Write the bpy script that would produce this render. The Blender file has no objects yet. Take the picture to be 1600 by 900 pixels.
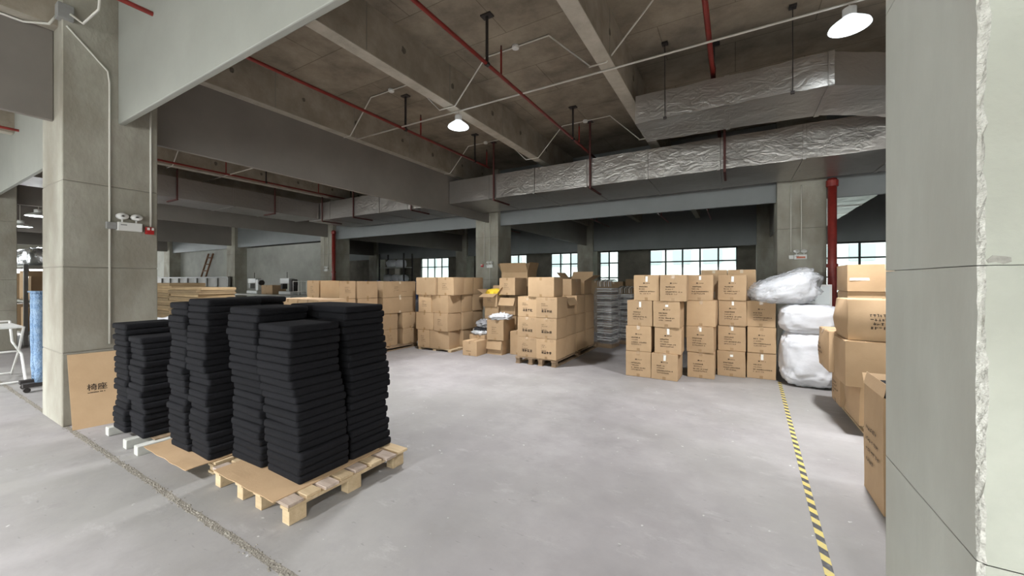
import bpy, bmesh, math, random
from mathutils import Vector, Matrix, noise

random.seed(7)
S = bpy.context.scene
COL = S.collection

# ------------------------------------------------------------------ camera, sky, daylight, exposure
YAW = math.radians(30.1)
cam_data = bpy.data.cameras.new('camera')
cam_data.sensor_width = 36.0
cam_data.lens = 36.0 * 602 / 1600
cam_data.shift_y = -12 / 1600
cam_data.clip_start = 0.05
cam_data.clip_end = 300
cam = bpy.data.objects.new('camera', cam_data)
COL.objects.link(cam)
cam.location = (0, 0, 1.6)
cam.rotation_euler = (math.pi / 2, 0, YAW)
S.camera = cam

W = bpy.data.worlds.new('overcast_sky')
S.world = W
W.use_nodes = True
bg = W.node_tree.nodes['Background']
bg.inputs[0].default_value = (0.93, 0.98, 1.0, 1)
bg.inputs[1].default_value = 8.0

def area(name, loc, rot, sx, sy, power, col):
    d = bpy.data.lights.new(name, 'AREA')
    d.shape = 'RECTANGLE'; d.size = sx; d.size_y = sy; d.energy = power; d.color = col
    o = bpy.data.objects.new(name, d); COL.objects.link(o)
    o.location = loc; o.rotation_euler = rot
    return o
# daylight entering through the long window bands of the walls behind and beside the camera
area('daylight_south', (-9, -8.95, 2.15), (math.radians(90), 0, 0), 34, 2.2, 1000, (0.95, 1.0, 0.93))
area('daylight_west', (-37.2, 3, 2.2), (math.radians(90), 0, math.radians(-90)), 22, 2.2, 700, (0.97, 1.0, 0.97))

S.view_settings.view_transform = 'Standard'
S.view_settings.look = 'None'
S.view_settings.gamma = 1
S.view_settings.use_curve_mapping = False
S.view_settings.exposure = 0.0

LAMP_W = 150

# ------------------------------------------------------------------ materials
MATS = {}
def _nt(name):
    m = bpy.data.materials.new(name); m.use_nodes = True
    nt = m.node_tree; b = nt.nodes['Principled BSDF']
    return m, nt, b
def mat(name, c1, c2=None, rough=0.8, metal=0.0, scale=3.0, bump=0.0, bscale=None, detail=6, rand=0.0, c3=None, scale3=0.6, coat=0, spec=0.5, emit=None, es=0, stretch=None, lo=.35, hi=.65):
    if name in MATS: return MATS[name]
    m, nt, b = _nt(name); N = nt.nodes; L = nt.links
    b.inputs['Roughness'].default_value = rough
    b.inputs['Metallic'].default_value = metal
    b.inputs['Specular IOR Level'].default_value = spec
    b.inputs['Coat Weight'].default_value = coat
    tc = N.new('ShaderNodeTexCoord'); src = tc.outputs['Object']
    if stretch:
        mp = N.new('ShaderNodeMapping'); mp.inputs['Scale'].default_value = stretch
        L.new(src, mp.inputs[0]); src = mp.outputs[0]
    col = None
    if c2:
        n = N.new('ShaderNodeTexNoise'); n.inputs['Scale'].default_value = scale; n.inputs['Detail'].default_value = detail
        n.inputs['Roughness'].default_value = 0.62
        L.new(src, n.inputs['Vector'])
        r = N.new('ShaderNodeValToRGB'); r.color_ramp.elements[0].position = lo; r.color_ramp.elements[1].position = hi
        r.color_ramp.elements[0].color = (*c1, 1); r.color_ramp.elements[1].color = (*c2, 1)
        L.new(n.outputs['Fac'], r.inputs[0]); col = r.outputs[0]
        if c3:
            n3 = N.new('ShaderNodeTexNoise'); n3.inputs['Scale'].default_value = scale3; n3.inputs['Detail'].default_value = 4
            L.new(src, n3.inputs['Vector'])
            mr = N.new('ShaderNodeMapRange'); mr.inputs[1].default_value = .45; mr.inputs[2].default_value = .75
            L.new(n3.outputs['Fac'], mr.inputs[0])
            mx = N.new('ShaderNodeMixRGB'); L.new(mr.outputs[0], mx.inputs[0]); L.new(col, mx.inputs[1]); mx.inputs[2].default_value = (*c3, 1)
            col = mx.outputs[0]
    if rand:
        oi = N.new('ShaderNodeObjectInfo'); mr = N.new('ShaderNodeMapRange')
        mr.inputs[3].default_value = 1 - rand; mr.inputs[4].default_value = 1 + rand
        L.new(oi.outputs['Random'], mr.inputs[0])
        hv = N.new('ShaderNodeHueSaturation'); L.new(mr.outputs[0], hv.inputs['Value'])
        if col: L.new(col, hv.inputs['Color'])
        else: hv.inputs['Color'].default_value = (*c1, 1)
        col = hv.outputs[0]
    if col: L.new(col, b.inputs['Base Color'])
    else: b.inputs['Base Color'].default_value = (*c1, 1)
    if bump:
        nb = N.new('ShaderNodeTexNoise'); nb.inputs['Scale'].default_value = bscale or scale * 8; nb.inputs['Detail'].default_value = 5
        L.new(src, nb.inputs['Vector'])
        bp = N.new('ShaderNodeBump'); bp.inputs['Strength'].default_value = bump; bp.inputs['Distance'].default_value = 0.02
        L.new(nb.outputs['Fac'], bp.inputs['Height']); L.new(bp.outputs[0], b.inputs['Normal'])
    if emit:
        b.inputs['Emission Color'].default_value = (*emit, 1); b.inputs['Emission Strength'].default_value = es
    MATS[name] = m
    return m

M_col = mat('column_concrete', (.27, .252, .205), (.41, .395, .335), .9, scale=1.5, bump=.25, bscale=24, c3=(.245, .22, .175), scale3=2.2, stretch=(1, 1, .6))
M_colr = mat('light_lifted_smooth_concrete', (.50, .51, .455), (.59, .60, .54), .85, scale=1.6, bump=.08, bscale=25, c3=(.45, .44, .385), scale3=1.3, stretch=(1, 1, .45))  # albedo raised to put extra light on the near column's dim side
M_colw = mat('column_front_light_tone', (.40, .41, .35), (.485, .495, .425), .85, scale=2.5, bump=.15, bscale=35, c3=(.36, .36, .305), scale3=1.6)  # same column's front face, toned separately to balance the light on it
M_raw = mat('raw_beam_concrete', (.25, .215, .165), (.37, .325, .26), .95, scale=2.5, bump=.2, bscale=26)
M_soffit = mat('pale_soffit_concrete', (.36, .33, .27), (.47, .43, .36), .95, scale=4, bump=.25, bscale=30)
M_paint = mat('grey_green_beam_paint', (.275, .28, .248), (.31, .315, .28), .6, scale=1.2, bump=.03, bscale=40)
M_girder = mat('shaded_girder_paint', (.195, .175, .155), (.225, .203, .18), .6, scale=1.2, bump=.03, bscale=40)  # beam paint with the girder's shade darkened into its albedo
M_cross = mat('shaded_beam_paint', (.195, .205, .205), (.22, .23, .23), .6, scale=1.2, bump=.03, bscale=40)  # dimmer light on the far cross beams is put into this darker colour
M_dark = mat('dark_opening', (.02, .02, .02), rough=.9)
M_ironk = mat('black_iron', (.02, .018, .017), (.04, .032, .03), .6, scale=12)
M_red = mat('red_pipe_paint', (.19, .018, .014), (.27, .028, .02), .45, scale=8)
M_redrust = mat('dark_red_iron', (.06, .016, .013), (.09, .022, .018), .6, scale=10)
M_white = mat('white_plastic', (.74, .74, .71), rough=.45)
M_conduit = mat('pale_conduit_plastic', (.62, .60, .54), rough=.5)
M_grey = mat('grey_metal', (.3, .3, .29), (.36, .36, .35), .5, metal=.2, scale=6)
M_alred = mat('alarm_red', (.45, .02, .02), rough=.35)
M_jointp = mat('pale_joint', (.36, .355, .31), rough=.95)
M_joint = mat('formwork_joint', (.24, .225, .19), rough=.95)

def floor_mat():
    m, nt, b = _nt('worn_concrete_floor'); N = nt.nodes; L = nt.links
    tc = N.new('ShaderNodeTexCoord')
    def nz(scale, det=6, rough=.6, st=(1, 1, 1)):
        mp = N.new('ShaderNodeMapping'); mp.inputs['Scale'].default_value = st
        L.new(tc.outputs['Object'], mp.inputs[0])
        n = N.new('ShaderNodeTexNoise'); n.inputs['Scale'].default_value = scale; n.inputs['Detail'].default_value = det; n.inputs['Roughness'].default_value = rough
        L.new(mp.outputs[0], n.inputs['Vector']); return n.outputs['Fac']
    def ramp(fac, p0, p1, c0, c1):
        r = N.new('ShaderNodeValToRGB'); r.color_ramp.elements[0].position = p0; r.color_ramp.elements[1].position = p1
        r.color_ramp.elements[0].color = (*c0, 1); r.color_ramp.elements[1].color = (*c1, 1); L.new(fac, r.inputs[0]); return r.outputs[0]
    def mix(fac, a, bb, mode='MIX'):
        x = N.new('ShaderNodeMixRGB'); x.blend_type = mode
        if isinstance(fac, float): x.inputs[0].default_value = fac
        else: L.new(fac, x.inputs[0])
        for i, q in ((1, a), (2, bb)):
            if isinstance(q, tuple): x.inputs[i].default_value = (*q, 1)
            else: L.new(q, x.inputs[i])
        return x.outputs[0]
    base = ramp(nz(1.1, 7), .32, .68, (.215, .200, .199), (.325, .306, .305))
    green = ramp(nz(.23, 3), .42, .62, (0, 0, 0), (1, 1, 1))
    base = mix(green, base, mix(.5, base, (.275, .275, .245)))
    base = mix(ramp(nz(7, 6, .7), .50, .72, (0, 0, 0), (.35, .35, .35)), base, (.235, .225, .228))
    base = mix(ramp(nz(2.4, 9, .75, (1, 2.2, 1)), .58, .70, (0, 0, 0), (.45, .45, .45)), base, (.42, .40, .395))
    base = mix(ramp(nz(9, 4, .5, (1, 3, 1)), .68, .73, (0, 0, 0), (.6, .6, .6)), base, (.17, .165, .16))
    base = mix(ramp(nz(.7, 8, .7), .50, .66, (0, 0, 0), (.5, .5, .5)), base, (.385, .366, .364))
    base = mix(ramp(nz(3.3, 8, .72), .60, .74, (0, 0, 0), (.55, .55, .55)), base, (.20, .188, .186))
    base = mix(ramp(nz(16, 2, .5), .74, .77, (0, 0, 0), (.7, .7, .7)), base, (.62, .61, .6))
    L.new(base, b.inputs['Base Color'])
    rr = N.new('ShaderNodeMapRange'); rr.inputs[3].default_value = .5; rr.inputs[4].default_value = .8
    L.new(nz(1.7, 5), rr.inputs[0]); L.new(rr.outputs[0], b.inputs['Roughness'])
    bp = N.new('ShaderNodeBump'); bp.inputs['Strength'].default_value = .12; bp.inputs['Distance'].default_value = .01
    L.new(nz(18, 6), bp.inputs['Height']); L.new(bp.outputs[0], b.inputs['Normal'])
    MATS['floor'] = m; return m
M_floor = floor_mat()

def slab_mat():
    m, nt, b = _nt('raw_slab_concrete'); N = nt.nodes; L = nt.links
    tc = N.new('ShaderNodeTexCoord')
    n = N.new('ShaderNodeTexNoise'); n.inputs['Scale'].default_value = 1.6; n.inputs['Detail'].default_value = 8; n.inputs['Roughness'].default_value = .68
    L.new(tc.outputs['Object'], n.inputs['Vector'])
    r = N.new('ShaderNodeValToRGB'); r.color_ramp.elements[0].position = .3; r.color_ramp.elements[1].position = .7
    r.color_ramp.elements[0].color = (.165, .138, .104, 1); r.color_ramp.elements[1].color = (.37, .318, .245, 1)
    L.new(n.outputs['Fac'], r.inputs[0])
    br = N.new('ShaderNodeTexBrick'); br.inputs['Scale'].default_value = 1
    br.inputs['Brick Width'].default_value = 1.83; br.inputs['Row Height'].default_value = .915; br.inputs['Mortar Size'].default_value = .006
    br.inputs['Color1'].default_value = (1, 1, 1, 1); br.inputs['Color2'].default_value = (.86, .85, .83, 1); br.inputs['Mortar'].default_value = (.55, .52, .48, 1)
    L.new(tc.outputs['Object'], br.inputs['Vector'])
    mx = N.new('ShaderNodeMixRGB'); mx.blend_type = 'MULTIPLY'; mx.inputs[0].default_value = 1
    L.new(r.outputs[0], mx.inputs[1]); L.new(br.outputs['Color'], mx.inputs[2]); L.new(mx.outputs[0], b.inputs['Base Color'])
    b.inputs['Roughness'].default_value = .95
    bp = N.new('ShaderNodeBump'); bp.inputs['Strength'].default_value = .3; bp.inputs['Distance'].default_value = .02
    L.new(n.outputs['Fac'], bp.inputs['Height']); L.new(bp.outputs[0], b.inputs['Normal'])
    return m
M_slab = slab_mat()

def foil_mat(name, tint, rough):
    m, nt, b = _nt(name); N = nt.nodes; L = nt.links
    b.inputs['Metallic'].default_value = .85; b.inputs['Base Color'].default_value = (*tint, 1)
    tc = N.new('ShaderNodeTexCoord')
    n = N.new('ShaderNodeTexNoise'); n.inputs['Scale'].default_value = 4.5; n.inputs['Detail'].default_value = 8; n.inputs['Distortion'].default_value = 1.6
    v = N.new('ShaderNodeTexVoronoi'); v.inputs['Scale'].default_value = 13; v.feature = 'DISTANCE_TO_EDGE'
    mp = N.new('ShaderNodeMapping'); mp.inputs['Scale'].default_value = (1.0, 1.0, 1.8); L.new(tc.outputs['Object'], mp.inputs[0])
    L.new(mp.outputs[0], n.inputs['Vector']); L.new(mp.outputs[0], v.inputs['Vector'])
    ad = N.new('ShaderNodeMath'); ad.operation = 'MULTIPLY_ADD'; ad.inputs[1].default_value = .12
    L.new(v.outputs[0], ad.inputs[0]); L.new(n.outputs['Fac'], ad.inputs[2])
    bp = N.new('ShaderNodeBump'); bp.inputs['Strength'].default_value = .36; bp.inputs['Distance'].default_value = .03
    L.new(ad.outputs[0], bp.inputs['Height']); L.new(bp.outputs[0], b.inputs['Normal'])
    mr = N.new('ShaderNodeMapRange'); mr.inputs[3].default_value = rough - .1; mr.inputs[4].default_value = rough + .15
    L.new(n.outputs['Fac'], mr.inputs[0]); L.new(mr.outputs[0], b.inputs['Roughness'])
    return m
M_foil = foil_mat('insulation_foil', (.45, .425, .40), .33)

def glass_mat():
    m = bpy.data.materials.new('window_glass'); m.use_nodes = True
    nt = m.node_tree; N = nt.nodes; L = nt.links; N.clear()
    o = N.new('ShaderNodeOutputMaterial'); mx = N.new('ShaderNodeMixShader'); t = N.new('ShaderNodeBsdfTransparent'); g = N.new('ShaderNodeBsdfGlossy')
    t.inputs[0].default_value = (.93, .98, .96, 1); g.inputs['Roughness'].default_value = .05; mx.inputs[0].default_value = .06
    L.new(t.outputs[0], mx.inputs[1]); L.new(g.outputs[0], mx.inputs[2]); L.new(mx.outputs[0], o.inputs[0])
    return m
M_glass = glass_mat()

# ------------------------------------------------------------------ mesh helpers
def nz(p, s=1.0, seed=0.0):
    return noise.noise(Vector((p[0] * s + seed * 3.17, p[1] * s - seed * 1.73, p[2] * s + seed * .91)))

class MB:
    def __init__(self): self.v = []; self.f = []
    def quad(self, a, b, c, d):
        i = len(self.v); self.v += [a, b, c, d]; self.f.append((i, i + 1, i + 2, i + 3)); return self
    def poly(self, pts):
        i = len(self.v); self.v += list(pts); self.f.append(tuple(range(i, i + len(pts)))); return self
    def box(self, x0, y0, z0, x1, y1, z1):
        i = len(self.v)
        self.v += [(x0, y0, z0), (x1, y0, z0), (x1, y1, z0), (x0, y1, z0), (x0, y0, z1), (x1, y0, z1), (x1, y1, z1), (x0, y1, z1)]
        for q in ((0, 3, 2, 1), (4, 5, 6, 7), (0, 1, 5, 4), (1, 2, 6, 5), (2, 3, 7, 6), (3, 0, 4, 7)): self.f.append(tuple(i + k for k in q))
        return self
    def prism(self, pts, d):
        """closed polygon pts swept by vector d"""
        n = len(pts); i = len(self.v); d = Vector(d)
        self.v += [tuple(p) for p in pts] + [tuple(Vector(p) + d) for p in pts]
        self.f.append(tuple(i + k for k in reversed(range(n)))); self.f.append(tuple(i + n + k for k in range(n)))
        for k in range(n): self.f.append((i + k, i + (k + 1) % n, i + n + (k + 1) % n, i + n + k))
        return self
    def tube(self, pts, r, n=8, caps=True):
        pts = [Vector(p) for p in pts]; i0 = len(self.v); rs = r if isinstance(r, (list, tuple)) else [r] * len(pts)
        prev = None
        for k, p in enumerate(pts):
            t = (pts[min(k + 1, len(pts) - 1)] - pts[max(k - 1, 0)]).normalized()
            if prev is None:
                up = Vector((0, 0, 1)) if abs(t.z) < .9 else Vector((1, 0, 0)); a = t.cross(up).normalized()
            else:
                a = (prev - t * prev.dot(t)); a = a.normalized() if a.length > 1e-5 else t.orthogonal().normalized()
            prev = a; b = t.cross(a)
            for j in range(n):
                w = 2 * math.pi * j / n; self.v.append(tuple(p + (a * math.cos(w) + b * math.sin(w)) * rs[k]))
        for k in range(len(pts) - 1):
            for j in range(n):
                q = i0 + k * n; self.f.append((q + j, q + (j + 1) % n, q + n + (j + 1) % n, q + n + j))
        if caps:
            self.f.append(tuple(i0 + j for j in reversed(range(n)))); q = i0 + (len(pts) - 1) * n; self.f.append(tuple(q + j for j in range(n)))
        return self
    def lathe(self, prof, n=24, c=(0, 0, 0), close=False):
        i0 = len(self.v); m = len(prof)
        for r, z in prof:
            for j in range(n):
                w = 2 * math.pi * j / n; self.v.append((c[0] + r * math.cos(w), c[1] + r * math.sin(w), c[2] + z))
        for k in range(m - 1):
            for j in range(n):
                q = i0 + k * n; self.f.append((q + j, q + (j + 1) % n, q + n + (j + 1) % n, q + n + j))
        if close:
            self.f.append(tuple(i0 + j for j in reversed(range(n)))); q = i0 + (m - 1) * n; self.f.append(tuple(q + j for j in range(n)))
        return self
    def grid(self, o, u, v, nu, nv, fn=None):
        """grid patch at o spanned by u, v"""
        i0 = len(self.v); o, u, v = Vector(o), Vector(u), Vector(v)
        for a in range(nu + 1):
            for b in range(nv + 1):
                p = o + u * (a / nu) + v * (b / nv)
                self.v.append(tuple(fn(p)) if fn else tuple(p))
        for a in range(nu):
            for b in range(nv):
                q = i0 + a * (nv + 1) + b; self.f.append((q, q + nv + 1, q + nv + 2, q + 1))
        return self
    def gbox(self, x0, y0, z0, x1, y1, z1, step, fn=None, skip=()):
        dx, dy, dz = x1 - x0, y1 - y0, z1 - z0
        n = lambda L: max(1, round(L / step)); a, b, c = n(dx), n(dy), n(dz)
        if '-z' not in skip: self.grid((x0, y0, z0), (0, dy, 0), (dx, 0, 0), b, a, fn)
        if '+z' not in skip: self.grid((x0, y0, z1), (dx, 0, 0), (0, dy, 0), a, b, fn)
        if '-y' not in skip: self.grid((x0, y0, z0), (dx, 0, 0), (0, 0, dz), a, c, fn)
        if '+y' not in skip: self.grid((x0, y1, z0), (0, 0, dz), (dx, 0, 0), c, a, fn)
        if '-x' not in skip: self.grid((x0, y0, z0), (0, 0, dz), (0, dy, 0), c, b, fn)
        if '+x' not in skip: self.grid((x1, y0, z0), (0, dy, 0), (0, 0, dz), b, c, fn)
        return self
    def mesh(self, name, m, smooth=False, bevel=0, seg=2, weld=False, solid=0):
        me = bpy.data.meshes.new(name); me.from_pydata(self.v, [], self.f); me.materials.append(m)
        if bevel or weld or solid:
            bm = bmesh.new(); bm.from_mesh(me)
            if weld or solid: bmesh.ops.remove_doubles(bm, verts=bm.verts, dist=1e-4)
            if solid: bmesh.ops.solidify(bm, geom=bm.faces[:], thickness=solid)
            if bevel:
                es = [e for e in bm.edges if len(e.link_faces) == 2 and e.calc_face_angle() > .6]
                bmesh.ops.bevel(bm, geom=es, offset=bevel, segments=seg, profile=.5, affect='EDGES', clamp_overlap=True)
            bm.to_mesh(me); bm.free()
        if smooth: me.polygons.foreach_set('use_smooth', [True] * len(me.polygons))
        me.update(); return me
    def build(self, name, m, parent=None, loc=None, rot=0, **k):
        return link(name, self.mesh(name, m, **k), parent, loc, rot)

def link(name, me, parent=None, loc=None, rot=0):
    o = bpy.data.objects.new(name, me); COL.objects.link(o)
    if parent: o.parent = parent
    if loc is not None: o.location = loc
    if rot: o.rotation_euler = (0, 0, rot)
    return o
def tag(o, label=None, cat=None, group=None, kind=None):
    if label: o['label'] = label
    if cat: o['category'] = cat
    if group: o['group'] = group
    if kind: o['kind'] = kind
    return o
def thing(name, label, cat, loc=(0, 0, 0), rot=0, group=None):
    return tag(link(name, None, None, loc, rot), label, cat, group)
def struct(o, label=None):
    o['kind'] = 'structure'
    if label: o['label'] = label
    return o
def copy_tree(o, parent=None):
    c = o.copy(); COL.objects.link(c)
    if parent: c.parent = parent
    for ch in list(o.children): copy_tree(ch, c)
    return c
ORD = ['topmost', 'second', 'third', 'fourth', 'fifth', 'sixth', 'seventh', 'eighth', 'ninth', 'tenth', 'eleventh', 'twelfth', 'thirteenth', 'fourteenth', 'fifteenth',
       'sixteenth', 'seventeenth', 'eighteenth', 'nineteenth', 'twentieth', 'twenty-first', 'twenty-second', 'twenty-third', 'twenty-fourth', 'twenty-fifth', 'twenty-sixth']

# ------------------------------------------------------------------ the building shell
ZS = 5.03      # slab underside
struct(MB().box(-38, -9.2, -.25, 12, 24, 0).build('floor', M_floor))
struct(MB().box(-38, -9.2, ZS, 12, 24, ZS + .2).build('ceiling', M_slab))
GX = [-30.9, -22.85, -14.8, -6.75, 1.2]            # column grid centres in x
RY = [(-7.3, -6.5), (1.17, 1.97), (10.06, 10.86), (19.2, 20.0)]   # column rows
M_wall = mat('wall_concrete', (.30, .30, .27), (.42, .42, .38), .9, scale=.8, bump=.1, bscale=20)
M_wallb = mat('brown_block_wall', (.15, .135, .11), (.22, .20, .165), .95, scale=1.5, bump=.2, bscale=14)

def column(cx, y0, y1, m, x0=None, x1=None, lifts=(.91, 1.62, 2.95)):
    x0 = cx - .42 if x0 is None else x0; x1 = cx + .42 if x1 is None else x1
    c = struct(MB().box(x0 + .006, y0 + .006, 0, x1 - .006, y1 - .006, ZS).build('column', M_joint))
    zs = [0, *lifts, ZS]
    for a, b in zip(zs, zs[1:]):
        MB().box(x0, y0, a + (.003 if a else 0), x1, y1, b - (.003 if b < ZS else 0)).build('lift', m, c, bevel=.008, seg=1)
    return c
for i, x in enumerate(GX):
    for j, (a, b) in enumerate(RY):
        if i == 4 and j == 1: continue
        column(x, a, b, M_col, lifts=((.91, 1.62, 2.95) if (i + j) % 2 else (.8, 1.75, 2.7)))

# thin painted drop panels along X and Y between the columns
for (a, zb) in ((1.61, 3.45), (10.2, 3.30), (19.35, 3.10), (-7.0, 3.4)):
    for i in range(len(GX) - 1):
        x0, x1 = GX[i] + .42, GX[i + 1] - .42
        if i == 3 and a == 1.61: x1 = .66
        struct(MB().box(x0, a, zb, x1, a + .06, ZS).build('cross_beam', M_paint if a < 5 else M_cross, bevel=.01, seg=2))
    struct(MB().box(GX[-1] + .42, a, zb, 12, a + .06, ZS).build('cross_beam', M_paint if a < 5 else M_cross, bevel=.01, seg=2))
for i, x in enumerate(GX):
    for j in range(3):
        y0, y1 = RY[j][1], RY[j + 1][0]
        if i == 4 and j < 2: continue
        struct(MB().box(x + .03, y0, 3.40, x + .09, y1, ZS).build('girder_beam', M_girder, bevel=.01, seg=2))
        ye = y1 if j != 0 else 1.60
        sb = struct(MB().box(x + .092, y0, 4.42, x + .25, ye, ZS).build('edge_beam', M_raw))
        MB().box(x + .094, y0 + .01, 4.412, x + .248, ye - .01, 4.42).build('soffit_board', M_soffit, sb)
M_plug = mat('dark_tie_plug', (.10, .085, .065), (.16, .14, .11), .95, scale=40)
def tie_plug(parent, x, y, z, rnd):
    r = rnd.uniform(.03, .045); n = 9
    pts = [(x, y + r * rnd.uniform(.7, 1.2) * math.cos(6.283 * k / n), z + 1.3 * r * rnd.uniform(.7, 1.2) * math.sin(6.283 * k / n)) for k in range(n)]
    MB().prism(pts, (.006, 0, 0)).build('tie_plug', M_plug, parent)
rp = random.Random(3)
for i, x in enumerate(GX[:4] + [1.2]):
    for off in (2.66, 5.22):
        xx = x + off + .16
        for j, (y0, y1) in enumerate(((-6.9, 1.61), (1.67, 10.2), (10.26, 19.35))):
            b = struct(MB().box(xx - .19, y0, 4.43, xx, y1, ZS).build('joist_beam', M_raw))
            MB().box(xx - .188, y0 + .01, 4.42, xx - .002, y1 - .01, 4.43).build('soffit_board', M_soffit, b)
            if j == 1 and i in (2, 3):
                for k in range(7): tie_plug(b, xx, 2.6 + k * 1.15 + rp.uniform(-.1, .1), 4.72 + rp.uniform(-.03, .03), rp)
                for k in range(5): MB().box(xx, 3.2 + k * 1.6, 4.44, xx + .004, 3.212 + k * 1.6, ZS).build('board_joint', M_joint, b)
ebs = [o for o in COL.objects if o.name.startswith('edge_beam') and abs(max(v.co.x for v in o.data.vertices) - (-6.5)) < .01 and min(v.co.y for v in o.data.vertices) > 1]
for o in ebs[:1]:
    for k in range(7): tie_plug(o, -6.5, 2.9 + k * 1.1 + rp.uniform(-.1, .1), 4.73 + rp.uniform(-.03, .03), rp)
    for k in range(5): MB().box(-6.5, 3.5 + k * 1.5, 4.43, -6.496, 3.512 + k * 1.5, ZS).build('board_joint', M_joint, o)

# ------------------------------------------------------------------ outer walls and windows
def wall_with_openings(name, axis, pos, thick, a0, a1, openings, zb, zt, m):
    """wall along axis with window openings (list of (a,b)) from zb to zt"""
    def bx(mb, a, b, z0, z1):
        if axis == 'x': mb.box(a, pos, z0, b, pos + thick, z1)
        else: mb.box(pos, a, z0, pos + thick, b, z1)
    o = MB(); bx(o, a0, a1, 0, zb); root = struct(o.build(name, m))
    o = MB(); bx(o, a0, a1, zt, ZS); o.build('lintel', m, root)
    prev = a0
    for (a, b) in list(openings) + [(a1, a1)]:
        if a - prev > .02:
            o = MB(); bx(o, prev, a, zb, zt); o.build('pier', m, root)
        prev = b
    return root
M_frame = mat('dark_window_frame', (.035, .038, .04), rough=.5)
M_pane = M_glass
nwin = [0]
def window(axis, pos, a, b, zb, zt, nv, zsplit, glass=True):
    nwin[0] += 1
    mid = pos
    def bx(mb, u0, u1, z0, z1, d0=-.03, d1=.03):
        if axis == 'x': mb.box(u0, mid + d0, z0, u1, mid + d1, z1)
        else: mb.box(mid + d0, u0, z0, mid + d1, u1, z1)
        return mb
    root = struct(link('window_%d' % nwin[0], None), 'gridded window with a dark frame')
    f = .06
    for (u0, u1, z0, z1) in ((a, a + f, zb, zt), (b - f, b, zb, zt), (a + f, b - f, zb, zb + f), (a + f, b - f, zt - f, zt)):
        bx(MB(), u0, u1, z0, z1).build('window_frame', M_frame, root)
    step = (b - a) / nv
    zz = [zb + f] + zsplit + [zt - f]
    for k in range(1, nv): bx(MB(), a + k * step - .04, a + k * step + .04, zb + f, zt - f).build('mullion', M_frame, root)
    for z in zsplit:
        for k in range(nv):
            bx(MB(), a + k * step + .04, a + (k + 1) * step - .04, z - .035, z + .035).build('glazing_bar', M_frame, root)
    if glass:
        for k in range(nv):
            for z0, z1 in zip(zz, zz[1:]):
                bx(MB(), a + k * step + .04, a + (k + 1) * step - .04, z0 + .02, z1 - .02, -.004, .004).build('pane', M_glass, root)
    return root
NW = 22.6
north = [(-21.43, -18.6), (-13.3, -11.97), (-10.25, -8.22), (-7.05, -5.9), (-4.18, .09), (2.4, 7.2)]
wall_with_openings('wall_north', 'x', NW, .25, -38, 12, north, 1.0, 3.32, M_wallb)
for (a, b), n in zip(north, (4, 2, 3, 2, 5, 4)): window('x', NW + .08, a, b, 1.0, 3.32, n, [1.75, 2.62])
sw = [(-26, -17.1), (-17.0, -8.1), (-8.0, .9), (1.0, 10)]
wall_with_openings('wall_south', 'x', -8.9, .25, -38, 12, sw, 1.0, 3.3, M_wall)
for a, b in sw: window('x', -8.78, a, b, 1.0, 3.3, 6, [2.6], glass=False)
ww = [(-6, 0), (2, 9), (11.5, 18)]
wall_with_openings('wall_west', 'y', -37.2, .25, -9, 23, ww, 1.0, 3.3, M_wall)
for a, b in ww: window('y', -37.1, a, b, 1.0, 3.3, 6, [2.6], glass=False)
struct(MB().box(11.7, -9, 0, 12, 23, ZS).build('wall_east', M_wall))
# inner partition walls behind the second row of columns on the far side of the hall
struct(MB().box(-22.4, 10.62, 0, -15.25, 10.8, 3.3).build('wall_inner', M_wall))
struct(MB().box(-36.9, 10.62, 0, -23.3, 10.8, 4.4).build('wall_inner_end', M_wall))
# pale building seen through the windows
bl = thing('office_building', 'pale building with window rows seen through the far windows', 'building', (0, 46, 0))
MB().box(-50, 0, -3, 30, 1, 22).build('facade', mat('pale_facade', (.33, .34, .33), rough=.8), bl)
M_bw = mat('pale_blue_window', (.21, .24, .24), rough=.5, spec=.2)
for k in range(26):
    for z in (3.4, 6.8):
        MB().box(-48 + k * 3, -.12, z, -46.2 + k * 3, 0, z + 1.5).build('window', M_bw, bl)
struct(MB().box(-60, 24, -.3, 40, 60, -.05).build('ground_outside', mat('pale_paving', (.55, .55, .53), rough=.9)))
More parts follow.
